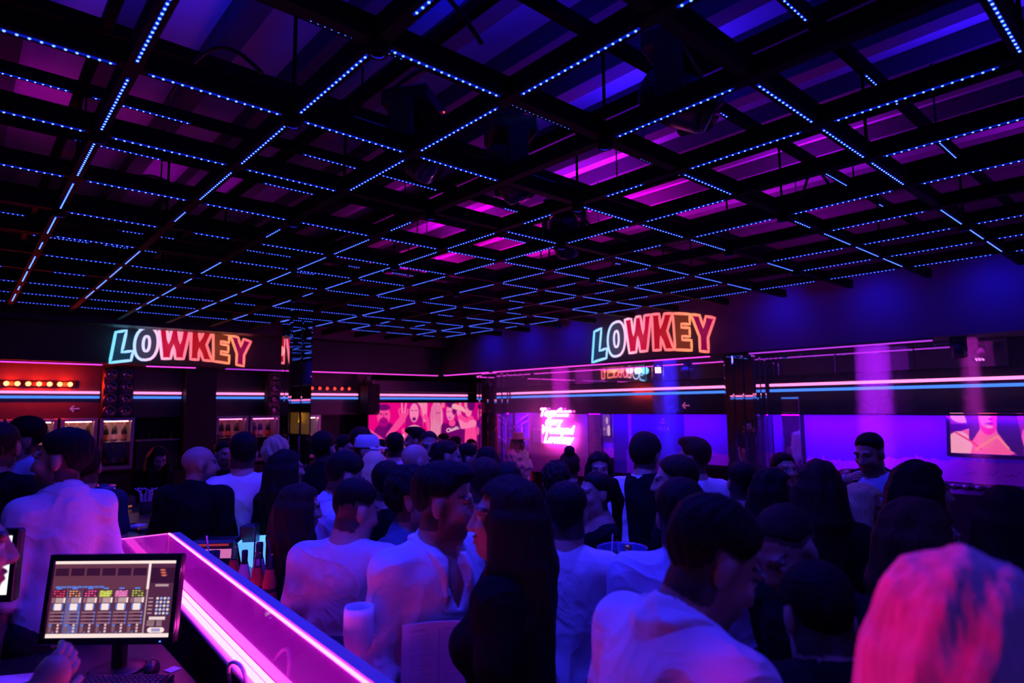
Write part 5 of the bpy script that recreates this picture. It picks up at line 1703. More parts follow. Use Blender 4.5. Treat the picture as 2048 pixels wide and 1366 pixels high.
    for sx in (-1, 1):
        brow = face_m & (np.abs(q[:, 2] - 0.034) < 0.0050) & (np.abs(q[:, 0] - sx * 0.035) < 0.022)
        col[brow, :3] = hc_col * 0.6 + np.array(skin) * 0.12
        eye = face_m & (np.abs(q[:, 2] - 0.006) < 0.007) & (np.abs(q[:, 0] - sx * 0.032) < 0.016)
        col[eye, :3] = (0.55, 0.52, 0.50)
        iris = eye & (np.abs(q[:, 0] - sx * 0.032) < 0.0065)
        col[iris, :3] = (0.02, 0.015, 0.01)
        lid = face_m & (np.abs(q[:, 2] - 0.0145) < 0.003) & (np.abs(q[:, 0] - sx * 0.032) < 0.018)
        col[lid, :3] = (0.03, 0.02, 0.02)
    if beard > 0:
        sg = lambda t: 1 / (1 + np.exp(-np.clip(t, -30, 30)))
        jaw = sg((-0.048 - q[:, 2]) / 0.006) * sg((q[:, 1] + 0.012) / 0.006)
        must = sg((0.011 - np.abs(q[:, 2] + 0.050)) / 0.003) * sg((0.034 - np.abs(q[:, 0])) / 0.004) * (q[:, 1] > 0.06)
        burn = sg((np.abs(q[:, 0]) - 0.052) / 0.004) * sg((0.020 - q[:, 2]) / 0.006) * sg((q[:, 1] + 0.004) / 0.004) * sg((0.030 - q[:, 1]) / 0.005)
        bw = np.maximum(np.maximum(jaw, must), burn) * sg((q[:, 2] + 0.118 + 0.35 * np.maximum(0, 0.03 - q[:, 1])) / 0.005)
        bw = bw * (0.85 + 0.15 * rs.rand(len(bw))) * beard
        bw[lips] *= 0.1
        bw = np.clip(bw, 0, 1)[:, None]
        col[:, :3] = col[:, :3] * (1 - bw) + (hc_col * 0.8 + 0.004) * bw
    nv = len(V)
    if mb.v:
        fv = np.array(mb.v)
        me = bpy.data.meshes.new('body')
        polys = [tuple(t) for t in Q.tolist()] + [tuple(i + nv for i in f) for f in mb.f]
        me.from_pydata(V.tolist() + fv.tolist(), [], polys)
        me.materials.append(skin_mat())
        me.polygons.foreach_set('use_smooth', np.ones(len(me.polygons), bool))
        cc = np.ones((nv + len(fv), 4)); cc[:nv] = col; cc[nv:, :3] = skin
    me.attributes.new('ink', 'FLOAT_COLOR', 'POINT').data.foreach_set('color', cc.ravel())
    obj('body', me, root)

    # ---------------- clothes
    kind, cname = top[0], top[1]
    gap = {'tee': 0.013, 'shirt': 0.015, 'sweater': 0.020, 'jacket': 0.028, 'dress': 0.009, 'tank': 0.009, 'fur': 0.05}[kind]
    sl_len = {'short': 0.62, 'long': 1.94, 'rolled': 1.30, None: 0.12, 'none': 0.05}[sleeve]
    cs = 0.0150 * fine
    tp = np.array([q_ for j in joints for q_ in j] + [neck0, pelv])
    lo2 = np.minimum(tp.min(0), [-0.24, -0.2, 0.80 * s]) - 0.09
    hi2 = np.maximum(tp.max(0), [0.24, 0.2, 1.45 * s]) + 0.10
    lo2[2] = max(lo2[2], 0.60 * s); hi2[2] = max(joints[0][2][2], joints[1][2][2], neck0[2]) + 0.10
    ft = Field(np.arange(lo2[0], hi2[0], cs), np.arange(lo2[1], hi2[1], cs), np.arange(lo2[2], hi2[2], cs))
    torso(ft, gap)
    if kind != 'tank':
        arm(ft, gap * 0.95, sl_len)
    if kind in ('jacket', 'sweater', 'shirt', 'fur'):
        ft.cone(neck0 + np.array([0, 0, -0.02]), neck0 + np.array([0, 0, 0.02 * s]), 0.078 * s, 0.068 * s, 0.03)
    X, Y, Z = np.meshgrid(*ft.t, indexing='ij')
    # folds in the cloth
    ph = rs.rand(6) * 6.28
    amp = {'tee': 0.0035, 'shirt': 0.0045, 'sweater': 0.0045, 'jacket': 0.006, 'dress': 0.002, 'tank': 0.002, 'fur': 0.012}[kind] * s
    def ridge(t):
        return 1.0 - 2.2 * np.abs(np.sin(t)) ** 0.7
    wx, wz = X + 0.03 * np.sin(9 * Z + ph[0]), Z + 0.035 * np.sin(11 * X + 7 * Y + ph[1])
    fold = 0.40 * ridge(13 * wx + 8 * wz + ph[2]) + 0.45 * ridge(-12 * wx + 15 * wz + 5 * Y + ph[3]) + 0.40 * ridge(26 * wz + 9 * wx - 6 * Y + ph[4]) + 0.25 * np.sin(40 * wx + 25 * wz + ph[5])
    fold = fold * (0.35 + 0.65 * np.clip((neck0[2] - 0.05 - Z) / 0.22, 0, 1))
    if kind == 'fur':
        fold = np.sin(55 * X + ph[0]) * np.sin(60 * Z + 20 * np.sin(9 * X) + ph[1]) * 1.5 + np.sin(90 * Y + 40 * Z)
    ft.F += amp * fold
    # neck opening and hem
    u_ = ((X - neck0[0]) ** 2 + (Y - (neck0[1] + 0.030 * s)) ** 2)
    hole = np.sqrt(u_ + ((Z - (neck0[2] + 0.062 * s)) / 1.25) ** 2) - (0.066 if kind not in ('dress', 'tank') else 0.125) * s
    if kind in ('jacket', 'shirt', 'sweater'):
        hole = np.sqrt(u_) - 0.062 * s + np.maximum(0, (neck0[2] + 0.01 * s - Z))
    ft.F = np.maximum(ft.F, -hole)
    if neck > 0:      # open front
        vee = np.maximum(np.abs(X - neck0[0]) - np.maximum(0, (Z - (neck0[2] - neck * s))) * 0.42, 0.0 - (Y - neck0[1]))
        ft.F = np.maximum(ft.F, -vee)
    hem = {'dress': 0.62, 'jacket': 0.80, 'fur': 0.70}.get(kind, 0.84) * s
    ft.F = np.maximum(ft.F, (hem - Z))
    V, Q = nets(ft)
    if kind == 'jacket' and neck > 0:
        fu = Field(np.arange(-0.23, 0.23, 0.018), np.arange(-0.2, 0.24, 0.018), np.arange(0.82 * s, neck0[2] + 0.06, 0.018))
        torso(fu, 0.010)
        X, Y, Z = np.meshgrid(*fu.t, indexing='ij')
        fu.F = np.maximum(fu.F, -(np.sqrt((X - neck0[0]) ** 2 + (Y - neck0[1] - 0.035 * s) ** 2 + ((Z - neck0[2] - 0.06 * s) / 1.2) ** 2) - 0.080 * s)) + 0.003 * np.sin(25 * Z + 14 * X)
        V2, Q2 = nets(fu)
        obj('t_shirt', mesh_np('t_shirt', V2, Q2, cloth_mat(CLOTH['sky'], 'sky'), True), root)
    part_name = {'tee': 't_shirt', 'shirt': 'shirt', 'sweater': 'sweater', 'jacket': 'jacket', 'dress': 'dress', 'tank': 'tank_top', 'fur': 'fur_boa'}[kind]
    tm_ = cloth_mat(CLOTH[cname], cname) if cname != 'leather' else mat('leather', CLOTH['leather'], 0.28, spec=0.6, scale=60, bump=0.2)
    shirt = obj(part_name, mesh_np(part_name, V, Q, tm_, True), root)
    # trousers
    if kind not in ('dress',):
        ps = 0.026 * fine
        fp = Field(np.arange(-0.28 * s, 0.28 * s, ps), np.arange(-0.2 * s, 0.2 * s, ps), np.arange(0.0, 1.12 * s, ps))
        fp.ell(pelv, np.array([0.172 * build, 0.13 * build, 0.15]) * s, 0.05)
        for sx in (-1, 1):
            hip, knee, ank = np.array([sx * 0.088, -0.005, 0.90]) * s, np.array([sx * 0.098, 0.015, 0.50]) * s, np.array([sx * 0.10, -0.015, 0.11]) * s
            fp.cone(hip, knee, 0.102 * s * build, 0.075 * s, 0.04)
            fp.cone(knee, ank, 0.075 * s, 0.062 * s, 0.03)
        V, Q = nets(fp)
        obj('trousers', mesh_np('trousers', V, Q, cloth_mat((0.02, 0.022, 0.03), 'dark trousers'), True), root)

    # ---------------- hair
    style, hcol = hair
    if style != 'bald':
        hr = 0.0088 * fine
        top_z = hc[2] + 0.30 * hs if style == 'bun' else hc[2] + 0.19 * hs
        low = hc[2] - 0.16 * hs if style not in ('long', 'ponytail') else hc[2] - (hairlen + 0.12)
        ext = 0.17 if style in ('long', 'curly', 'ponytail', 'bun') else 0.145
        hr2 = hr * (1.35 if style in ('long', 'ponytail') else 1.0)
        fh = Field(np.arange(hc[0] - ext - 0.02, hc[0] + ext + 0.02, hr2), np.arange(hc[1] - ext - 0.04, hc[1] + ext, hr2), np.arange(low, top_z, hr2))
        X, Y, Z = np.meshgrid(*fh.t, indexing='ij')
        P_ = (np.stack([X - hc[0], Y - hc[1], Z - hc[2]], -1) @ Rh) / hs
        u, v, w_ = P_[..., 0], P_[..., 1], P_[..., 2]
        th_ = {'buzz': 0.004, 'short': 0.014, 'crop': 0.010, 'quiff': 0.014, 'curly': 0.026, 'long': 0.017, 'bun': 0.012, 'ponytail': 0.011, 'bowl': 0.022, 'fluffy': 0.026, 'receding': 0.007}[style]
        def el(cx, cy, cz, rx, ry, rz_):
            k0 = np.sqrt(((u - cx) / rx) ** 2 + ((v - cy) / ry) ** 2 + ((w_ - cz) / rz_) ** 2) + 1e-9
            k1 = np.sqrt(((u - cx) / rx ** 2) ** 2 + ((v - cy) / ry ** 2) ** 2 + ((w_ - cz) / rz_ ** 2) ** 2) + 1e-9
            return k0 * (k0 - 1) / k1
        D = el(0, -0.014, 0.034, 0.076 + th_, 0.096 + th_, 0.086 + th_)
        if style in ('short', 'quiff', 'curly', 'fluffy', 'bowl', 'crop'):
            D = smin(D, el(0, -0.02, 0.08, 0.062 + th_ * .6, 0.080 + th_ * .6, 0.048 + th_), 0.03)
        if style == 'quiff':
            D = smin(D, el(0.008, 0.062, 0.108, 0.052, 0.042, 0.030), 0.03)
            D = smin(D, el(-0.015, 0.02, 0.122, 0.055, 0.06, 0.022), 0.03)
        if style == 'bun':
            D = smin(D, el(0, -0.075, 0.135, 0.045, 0.045, 0.048), 0.02)
        # clear the face, the ears and the nape
        line = {'receding': 0.100, 'buzz': 0.082, 'bowl': 0.074}.get(style, 0.080)
        back = {'bowl': -0.075, 'long': -0.20, 'fluffy': -0.07, 'curly': -0.07}.get(style, -0.098)
        front = 0.040 if style != 'receding' else 0.005
        facecut = np.minimum(v - (front - 0.026 + 0.85 * np.maximum(0, w_ - 0.022)), line - w_)          # inside when in front of the hairline and below it
        if style in ('long',):
            facecut = np.minimum(facecut, 0.066 - np.abs(u))
        if style != 'long':
            D = D + np.clip(facecut + 0.028, 0, None) * 0.34
        D = np.maximum(D, facecut)
        if style not in ('long',):
            earcut = np.minimum(np.minimum(v + 0.034, 0.030 - w_), np.abs(u) - 0.05)
            D = D + np.clip(earcut + 0.018, 0, None) * 0.35
            D = np.maximum(D, earcut)
            D = np.maximum(D, back * (1.0) - w_ + 0.25 * np.maximum(0, v + 0.03))
        if style in ('short', 'quiff', 'crop', 'buzz', 'receding', 'curly'):
            fade = {'short': 0.13, 'quiff': 0.16, 'crop': 0.20, 'curly': 0.12}.get(style, 0.05)
            D = D + np.maximum(0, 0.075 - w_) * fade * (0.35 + 0.65 * np.clip(np.abs(u) / 0.06, 0, 1))
        ang = np.arctan2(u, -v)
        if style == 'curly':
            D += 0.010 * np.sin(95 * u + 3) * np.sin(90 * v + 1) * np.sin(92 * w_) + 0.006 * np.sin(150 * u + 60 * w_)
        elif style == 'fluffy':
            D += 0.009 * np.sin(60 * u + 30 * w_) * np.sin(50 * v + 2) + 0.004 * np.sin(17 * ang + 60 * w_)
        else:
            D += 0.0014 * np.sin(23 * ang + 30 * w_ + 3 * np.sin(30 * w_)) + 0.0016 * np.sin(110 * u + 40 * v + 5) * np.sin(90 * v + 60 * w_)
        fh.F = D * hs
        if style in ('long', 'ponytail'):
            lean_d = np.array([0, 0, -1.0])
            if style == 'long':
                n = 13
                for k in range(n):
                    a = R(-112 + 224 * k / (n - 1))
                    wv_ = 0.6 + 0.4 * rs.rand()
                    st = H((math.sin(a) * 0.082, -math.cos(a) * 0.100 - 0.012, 0.0))
                    dn = np.array([st[0] - hc[0], st[1] - hc[1], 0]); dn /= (np.linalg.norm(dn) + 1e-9)
                    m1 = np.array([st[0], st[1], 0]) + dn * 0.022; m1[2] = hc[2] - 0.14 * hs
                    ln = hairlen * (0.90 + 0.14 * rs.rand()) * (0.72 if abs(k - 6) > 4 else 1.0)
                    e1 = np.array([m1[0] * 0.85 + hc[0] * 0.15, m1[1] * 0.9 + (hc[1] - 0.03) * 0.1, hc[2] - ln])
                    if e1[2] < neck0[2] and abs(k - 6) <= 4:
                        e1[1] = min(e1[1], chest[1] - 0.10 * s)
                        m1[1] = min(m1[1], hc[1] - 0.055)
                    fh.cone(st, m1, 0.030 * hs, 0.030 * hs, 0.025)
                    fh.cone(m1, e1, 0.030 * hs, 0.020 * hs, 0.022)
            else:
                st = H((0, -0.115, 0.06))
                fh.cone(H((0, -0.09, 0.055)), st, 0.02, 0.025, 0.02)
                m1 = st + np.array([0, 0, -0.10]) + Rh @ np.array([0, -0.03, 0])
                fh.cone(st, m1, 0.030, 0.036, 0.02)
                fh.cone(m1, m1 + np.array([0, 0, -max(0.1, hairlen - 0.12)]), 0.036, 0.014, 0.02)
            fh.F += 0.0038 * np.sin(85 * X + 40 * Y + 4 * np.sin(9 * Z)) + 0.0012 * np.sin(150 * X - 60 * Y + 6 * np.sin(6 * Z + 1))
        V, Q = nets(fh)
        if len(V):
            hm = hair_mat(HAIR[hcol], hcol)
            obj('hair', mesh_np('hair', V, Q, hm, True), root)
    # ---------------- extras
    for ex in extras:
        if ex == 'collar':
            cm = cloth_mat(CLOTH[cname], cname)
            g_ = 0.0085 * max(fine, 0.8)
            fc = Field(*[np.arange(neck0[i] - 0.17, neck0[i] + (0.17 if i < 2 else 0.09), g_) for i in range(3)])
            big = fine < 0.75
            torso(fc, gap + (0.020 if big else 0.013))
            fc.cone(neck0 - Rl @ np.array([0, 0, 0.02]), neck0 + Rl @ np.array([0, 0.004, 0.045]) * s, 0.082 * s, 0.074 * s, 0.012)
            X, Y, Z = np.meshgrid(*fc.t, indexing='ij')
            P_ = (np.stack([X - neck0[0], Y - neck0[1], Z - neck0[2]], -1) @ Rl) / s
            cx, cy, cz = P_[..., 0], P_[..., 1], P_[..., 2]
            rad = np.hypot(cx, cy - 0.008)
            lim = (0.102 if big else 0.090) + np.where(cy > 0, 0.055 * np.exp(-((np.abs(cx) - 0.055) / 0.026) ** 2), 0)
            fc.F = np.maximum(fc.F, (rad - lim) * s)
            fc.F = np.maximum(fc.F, (0.061 - rad) * s)
            fc.F = np.maximum(fc.F, (cz - 0.045 + 0.45 * np.maximum(0, cy)) * s)
            gapw = 0.010 + (0.30 if neck > 0 else 0.10) * np.maximum(0, cz + 0.09)
            fc.F = np.maximum(fc.F, np.minimum(cy, gapw - np.abs(cx)) * s)
            V3, Q3 = nets(fc)
            if len(V3):
                obj('collar', mesh_np('collar', V3, Q3, cm, True), shirt)
        elif ex == 'buttons':
            for k in range(4):
                z = neck0[2] - (neck + 0.02 + 0.09 * k) * s
                i = np.argmin(np.abs(ft.t[0] - 0.004)); kz = np.argmin(np.abs(ft.t[2] - z))
                colm = ft.F[i, :, kz]
                ins = np.nonzero(colm < 0)[0]
                if len(ins):
                    yb = ft.t[1][ins[-1]] + cs * 0.9
                    MB().lathe([(0.0, 0.004), (0.006, 0.004), (0.0065, 0.0), (0.0, 0.0)], n=10).xf(Matrix.Translation((0.004, yb, z)) @ Matrix.Rotation(-PI / 2, 4, 'X')).build('button', mat('button', (0.5, 0.5, 0.5), 0.3), shirt)
        elif ex == 'cap':
            m = mat('pale cap', (0.55, 0.55, 0.60), 0.8)
            c = MB().lathe([(0.094, 0.035), (0.096, 0.06), (0.088, 0.10), (0.062, 0.125), (0.0, 0.134)], n=18)
            br = MB()
            for k in range(9):
                a = R(-60 + 15 * k)
                br.v += [(0.088 * math.sin(a), 0.096 * math.cos(a), 0.036), (0.10 * math.sin(a), 0.10 * math.cos(a) + 0.065 * math.cos(a * 1.3), 0.024)]
            for k in range(8):
                br.f.append((2 * k, 2 * k + 2, 2 * k + 3, 2 * k + 1))
            T4 = Matrix.Translation(hc) @ Matrix([list(r_) + [0] for r_ in Rh] + [[0, 0, 0, 1]]) @ Matrix.Scale(hs, 4) @ Matrix.Translation((0, -0.012, 0))
            co = c.xf(T4).build('cap', m, root, True)
            br.xf(T4).build('brim', m, co, True)
        elif ex == 'hat':
            m = mat('straw hat', (0.75, 0.55, 0.45), 0.8)
            T4 = Matrix.Translation(hc) @ Matrix([list(r_) + [0] for r_ in Rh] + [[0, 0, 0, 1]]) @ Matrix.Scale(hs, 4) @ Matrix.Translation((0, -0.012, 0.02))
            co = MB().lathe([(0.098, 0.04), (0.092, 0.13), (0.07, 0.15), (0.0, 0.14)], n=18).xf(T4).build('hat', m, root, True)
            MB().lathe([(0.095, 0.045), (0.17, 0.058), (0.175, 0.052), (0.096, 0.038)], n=22).xf(T4).build('brim', m, co, True)
        elif ex == 'earrings':
            e = None
            for sx in (-1, 1):
                p = H((sx * 0.082, -0.006, -0.045))
                MB().tube([p, p + np.array([0, 0, -0.03])], [0.003, 0.006], 6).build('earring', mat('silver', (0.9, 0.9, 0.9), 0.1, 1.0), root)
        elif ex == 'shades':
            T4 = Matrix.Translation(hc) @ Matrix([list(r_) + [0] for r_ in Rh] + [[0, 0, 0, 1]]) @ Matrix.Scale(hs, 4)
            g = MB()
            for sx in (-1, 1):
                g.bevbox((sx * 0.035, 0.103, 0.008), (0.056, 0.008, 0.036), 0.003)
                g.box((sx * 0.072, 0.045, 0.014), (0.004, 0.12, 0.008))
            g.box((0, 0.106, 0.012), (0.018, 0.006, 0.006)).xf(T4).build('sunglasses', mat('pale frame', (0.7, 0.7, 0.8), 0.3), root)
        elif ex == 'backprint':
            tm = text_mesh('Fr', 0.085, 0.002, 0, 0.2, 0.001)
            tm.materials.append(mat('white print', (0.85, 0.85, 0.85), 0.7))
            z = neck0[2] - 0.20 * s
            i = np.argmin(np.abs(ft.t[0] - 0.02)); kz = np.argmin(np.abs(ft.t[2] - z))
            ins = np.nonzero(ft.F[i, :, kz] < 0)[0]
            yb = (ft.t[1][ins[0]] if len(ins) else -0.14) - 0.022
            tm.transform(Matrix(((1, 0, 0, 0.03), (0, 0, -1, yb), (0, 1, 0, z), (0, 0, 0, 1))))
            obj('print', tm, shirt)
        elif isinstance(ex, tuple) and ex[0] == 'straps':
            # dark garment slung over the back and one shoulder
            fs = Field(np.arange(-0.27, 0.27, 0.017), np.arange(-0.26, 0.2, 0.017), np.arange(0.9 * s, 1.55 * s, 0.017))
            torso(fs, gap + 0.022)
            X, Y, Z = np.meshgrid(*fs.t, indexing='ij')
            fs.F = np.maximum(fs.F, Y - 0.04 + 0.0 * X)
            fs.F = np.maximum(fs.F, -(X * ex[1] + 0.10 - 0.16 * np.maximum(0, 1.32 * s - Z)))
            hole = np.sqrt((X - neck0[0]) ** 2 + (Y - neck0[1] - 0.02) ** 2) - 0.082 * s
            fs.F = np.maximum(fs.F, -hole) + 0.005 * np.sin(30 * X + 22 * Z)
            V, Q = nets(fs)
            obj('slung_jacket', mesh_np('slung_jacket', V, Q, cloth_mat(CLOTH['black'], 'black'), True), root)
    return root

# x, y: head position; h: top of the head; face: heading of the chest
person('man in black at the very edge of the bar, beside the red fridges', 0.198, 4.536, 1.943, 57, hair=('buzz','brown'), top=('tee','black'), yaw=20, roll=6)
person('dark-haired man in a blue shirt leaning in at the end of the bar', 0.377, 5.720, 1.946, -154, hair=('short','black'), top=('shirt','sky'), sleeve='long', yaw=-20, roll=-14)
person('bearded man in a pale linen shirt seen from behind at the DJ desk', 0.406, 3.753, 1.899, 106, hair=('short','black'), top=('shirt','linen'), sleeve='rolled', yaw=42, beard=0.75, fine=0.85, build=0.90, extras=('collar',))
person('man in a navy top standing behind the linen shirt', 0.635, 4.777, 1.771, 82, hair=('short','brown'), top=('tee','navy'))
person('dark-haired bartender bending over the counter beside the drinking straws', 1.638, 7.471, 1.612, -82, hair=('long','black'), top=('tee','black'), fem=True, pitch=28, lean=24, fine=1.2)
person('bald bearded man in a black sweater looking to the right of the bar', 1.253, 4.566, 1.761, 45, hair=('bald','black'), top=('sweater','black'), sleeve='long', yaw=-48, beard=0.9, build=1.12)
person('man in a white T-shirt seen from behind, next to the bald bearded man', 1.497, 4.475, 1.828, 67, hair=('short','black'), top=('tee','white'), build=1.05, yaw=10)
person('man with a red-lit cheek far behind the white T-shirt', 2.051, 6.694, 1.670, -67, hair=('short','black'), top=('tee','black'), yaw=-10, beard=0.5, fine=1.3)
person('person with tousled blond hair and a white T-shirt in front of the mirrored pillar', 1.979, 5.133, 1.754, 59, hair=('fluffy','blond'), top=('tee','white'))
person('woman with very long straight black hair, in front of the blond head', 1.649, 4.085, 1.730, 28, hair=('long','black'), top=('tee','black'), fem=True, hairlen=0.62, yaw=-35)
person('man in a black hooded top with white lettering on the back', 2.221, 4.776, 1.807, 50, hair=('short','black'), top=('sweater','black'), sleeve='long', extras=('backprint',), yaw=-15)
person('man in a pale shirt under the hanging loudspeaker, far back', 2.778, 5.501, 1.738, -57, hair=('short','black'), top=('shirt','white'), sleeve='long', fine=1.3)
person('tall man with shaved blue-lit head left of the pink photo wall', 2.741, 5.116, 1.844, 2, hair=('buzz','brown'), top=('tee','black'), fine=1.15)
person('man wearing a pale cap and pale sunglasses left of the photo wall', 2.488, 4.542, 1.793, -49, hair=('crop','black'), top=('tee','black'), extras=('cap','shades'), fine=1.1)
person('man with neat dark hair seen from behind against the pink photo wall', 3.175, 5.281, 1.754, 59, hair=('short','black'), top=('tee','greypink'), fine=1.15)
person('short dark head at the lower left of the pink photo wall', 3.797, 6.630, 1.621, 60, hair=('short','black'), top=('tee','black'), fine=1.4)
person('woman with straight blond hair below the man in the pale cap', 2.226, 3.981, 1.695, 56, hair=('long','blond'), top=('tee','black'), fem=True, hairlen=0.34)
person('dark-haired person directly in front of the straight blond hair', 1.936, 3.300, 1.678, 50, hair=('short','black'), top=('tee','black'), yaw=-10)
person('man in a pale blue shirt bowing his head, behind the grey-pink T-shirt', 1.650, 3.276, 1.745, -7, hair=('short','black'), top=('shirt','sky'), sleeve='long', pitch=22, lean=6, extras=('collar',))
person('brown-haired woman in profile beside the glowing ice bucket', 1.308, 3.058, 1.628, 7, hair=('long','brown'), top=('tank','black'), fem=True, hairlen=0.40, yaw=-22, pitch=6, fine=0.9)
person('man with a faded haircut in a grey-pink T-shirt, back to the bar partition', 1.326, 2.524, 1.684, 42, hair=('crop','black'), top=('tee','greypink'), yaw=-42, pitch=16, build=1.10, fine=0.85)
person('man in an open denim shirt half hidden behind the white-shirted man', 1.584, 2.465, 1.713, -63, hair=('curly','black'), top=('shirt','denim'), sleeve='long', neck=0.12, extras=('collar',), yaw=25, beard=0.6)
person('bearded man in an open-necked white shirt facing the long-haired woman', 1.372, 1.932, 1.782, -90, hair=('quiff','black'), top=('shirt','white'), sleeve='rolled', neck=0.20, extras=('collar','buttons'), yaw=48, pitch=5, beard=0.85, build=1.10, fine=0.7, arms=(None, ((0.225, -0.04, 1.13), (0.20, 0.10, 0.95))))
person('woman with long brown hair and a black short-sleeved top facing the white-shirted man', 1.344, 1.554, 1.773, 117, hair=('long','brown'), top=('tee','black'), fem=True, hairlen=0.60, yaw=22, pitch=-3, sleeve='short', fine=0.7)
person('man with a shiny shaved head and pale collar seen from behind', 2.499, 3.867, 1.746, -3, hair=('bald','brown'), top=('shirt','white'), sleeve='long', extras=('collar',), pitch=8)
person('tall bald man facing the camera in front of the photo wall', 3.133, 4.641, 1.799, -119, hair=('buzz','brown'), top=('tee','navy'), pitch=8, beard=0.3)
person('woman with tied-back hair and dangling earrings in profile', 2.907, 4.042, 1.745, -26, hair=('ponytail','brown'), top=('tank','black'), fem=True, extras=('earrings',), yaw=-5, pitch=10)
person('dark-haired man in profile right behind the tall bald man', 3.648, 5.665, 1.780, 147, hair=('quiff','black'), top=('tee','black'), fine=1.25)
person('far man whose face is lit deep red in front of the photo wall', 5.041, 7.138, 1.636, 175, hair=('crop','black'), top=('tee','wine'), fine=1.4, beard=0.5)
person('far short dark head below the bare-chested figure on the photo wall', 5.067, 6.851, 1.603, -6, hair=('short','black'), top=('tee','black'), fine=1.4)
person('far woman with pink-lit face at the right edge of the photo wall', 5.468, 7.039, 1.554, -108, hair=('long','brown'), top=('tee','black'), fem=True, hairlen=0.3, fine=1.4)
person('man with a dark fade behind the woman with earrings', 3.335, 4.343, 1.679, -28, hair=('crop','black'), top=('tee','navy'), pitch=10)
person('woman with smooth dark hair seen from behind, beside the pillar of mirrors', 3.203, 3.922, 1.686, 51, hair=('long','black'), top=('tee','black'), fem=True, hairlen=0.28)
person('man with a round brown haircut in a white T-shirt behind the couple', 2.107, 2.605, 1.725, 56, hair=('short','brown'), top=('tee','white'))
person('dark head seen from behind just above the long-haired woman', 2.462, 2.834, 1.676, 49, hair=('long','black'), top=('tee','black'), fem=True, hairlen=0.26)
person('person in a pale hat and a white feathery boa beside the script neon', 6.094, 6.746, 1.596, -72, hair=('long','blond'), top=('fur','fur'), fem=True, sleeve='long', extras=('hat',), hairlen=0.25, fine=1.3)
person('woman with high bun of brown hair in front of the script neon', 3.625, 3.419, 1.653, 43, hair=('bun','auburn'), top=('tee','black'), fem=True)
person('person with spiky curly hair and a blue shirt below the script neon', 2.900, 2.855, 1.634, 35, hair=('curly','brown'), top=('tee','sky'))
person('woman with long dark hair facing the camera right of the script neon', 3.566, 3.066, 1.665, -139, hair=('long','black'), top=('tee','black'), fem=True, hairlen=0.38, pitch=8)
person('laughing woman in a dark scoop top looking left, behind the ice bucket', 2.626, 2.290, 1.647, 151, hair=('ponytail','black'), top=('tank','black'), fem=True, yaw=10)
person('black-haired man in a blue-lit T-shirt holding his glass by the ice bucket', 1.923, 1.834, 1.679, 34, hair=('short','black'), top=('tee','white'), fine=0.9, arms=(None, {'w': (2.234, 1.883, 1.271)}))
person('man with a rounded brown haircut and a black jacket slung over his white T-shirt', 3.482, 2.584, 1.802, 22, hair=('bowl','brown'), top=('tee','white'), pitch=12, lean=4, extras=(('straps', 1),), yaw=-12)
person('man with wavy hair in a white T-shirt before the narrow violet panel', 3.811, 2.431, 1.767, 63, hair=('quiff','auburn'), top=('tee','white'), yaw=30, build=1.04)
person('man with combed-back hair in a black top looking left, behind the polo shirt man', 2.769, 1.881, 1.739, 119, hair=('crop','brown'), top=('jacket','black'), sleeve='long', build=1.05)
person('person in a ribbed blue knit sweater mostly hidden by the polo shirt man', 1.971, 1.313, 1.730, 29, hair=('short','black'), top=('sweater','knit'), sleeve='long', build=1.12)
person('big man in a white polo shirt bowing his head close to the camera', 1.322, 0.807, 1.775, -19, hair=('short','black'), top=('shirt','white'), sleeve='short', pitch=30, lean=14, yaw=-12, build=1.14, extras=('collar',), fine=0.65, beard=0.4)
person('man with a shaved receding head looking down beside the polo shirt', 1.903, 0.907, 1.703, 165, hair=('buzz','brown'), top=('tee','black'), pitch=34, lean=8, beard=0.6, fine=0.85)
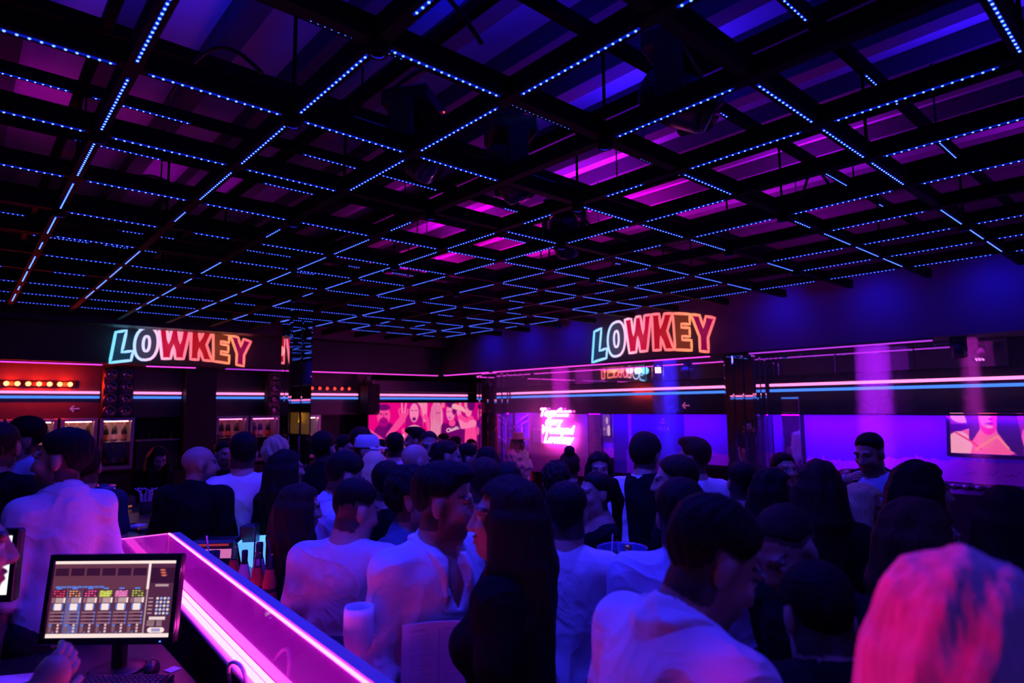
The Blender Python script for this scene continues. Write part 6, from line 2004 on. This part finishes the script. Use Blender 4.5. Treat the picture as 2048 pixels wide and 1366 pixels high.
person('man with a flat dark haircut and a pale top in front of the mirrored pillar', 3.501, 1.915, 1.662, 39, hair=('crop','black'), top=('tee','sky'), build=0.95)
person('dark-haired man peering up in front of the upright wall mirror', 4.682, 2.216, 1.632, -125, hair=('short','black'), top=('tee','black'), pitch=-6)
person('woman with long dark hair in profile right of the flat haircut', 3.254, 1.595, 1.669, -34, hair=('long','black'), top=('tee','black'), fem=True, hairlen=0.42, yaw=-20)
person('woman with big smooth dark hair seen from behind below the violet panel', 3.012, 1.262, 1.744, 18, hair=('long','brown'), top=('tee','black'), fem=True, hairlen=0.52, fine=0.9)
person('man in a dark leather jacket holding a drink before the violet panel', 4.822, 1.667, 1.788, -173, hair=('crop','black'), top=('jacket','leather'), sleeve='long', neck=0.30, yaw=-18, pitch=14, beard=0.75, fine=0.85, build=1.06, arms=(None, {'w': (4.444, 1.668, 1.478)}))
person('fair-haired woman in profile just below the leather jacket man', 3.500, 1.253, 1.594, -90, hair=('long','blond'), top=('tee','black'), fem=True, hairlen=0.26, yaw=10, pitch=6)
person('woman with voluminous black hair below the television', 3.132, 0.885, 1.754, -44, hair=('long','black'), top=('tee','black'), fem=True, hairlen=0.50, yaw=-10)
person('woman with long auburn hair in front of the voluminous black hair', 2.267, 0.651, 1.705, -54, hair=('long','auburn'), top=('tee','black'), fem=True, hairlen=0.42, fine=0.8)
person('dark figure at the right end of the room under the television', 2.911, 0.552, 1.697, 11, hair=('long','black'), top=('tee','black'), fem=True, hairlen=0.40)
person('person in a black jacket, back to the camera, beside the polo shirt man', 1.622, 0.701, 1.599, 33, hair=('short','black'), top=('jacket','black'), sleeve='long', fine=0.8, build=1.08, yaw=10, pitch=20)
person('fair-haired person very close to the camera, hair lit hot pink', 1.037, 0.251, 1.799, -16, hair=('long','rose'), top=('tee','black'), fem=True, hairlen=0.45, fine=0.62)
person('person in profile at the DJ desk in front of the white screen', 0.015, 2.030, 1.806, 5, hair=('short','brown'), top=('tee','navy'), fine=0.7, beard=0.25, lean=8, arms=(None, {'w': (0.177, 1.840, 1.360)}))
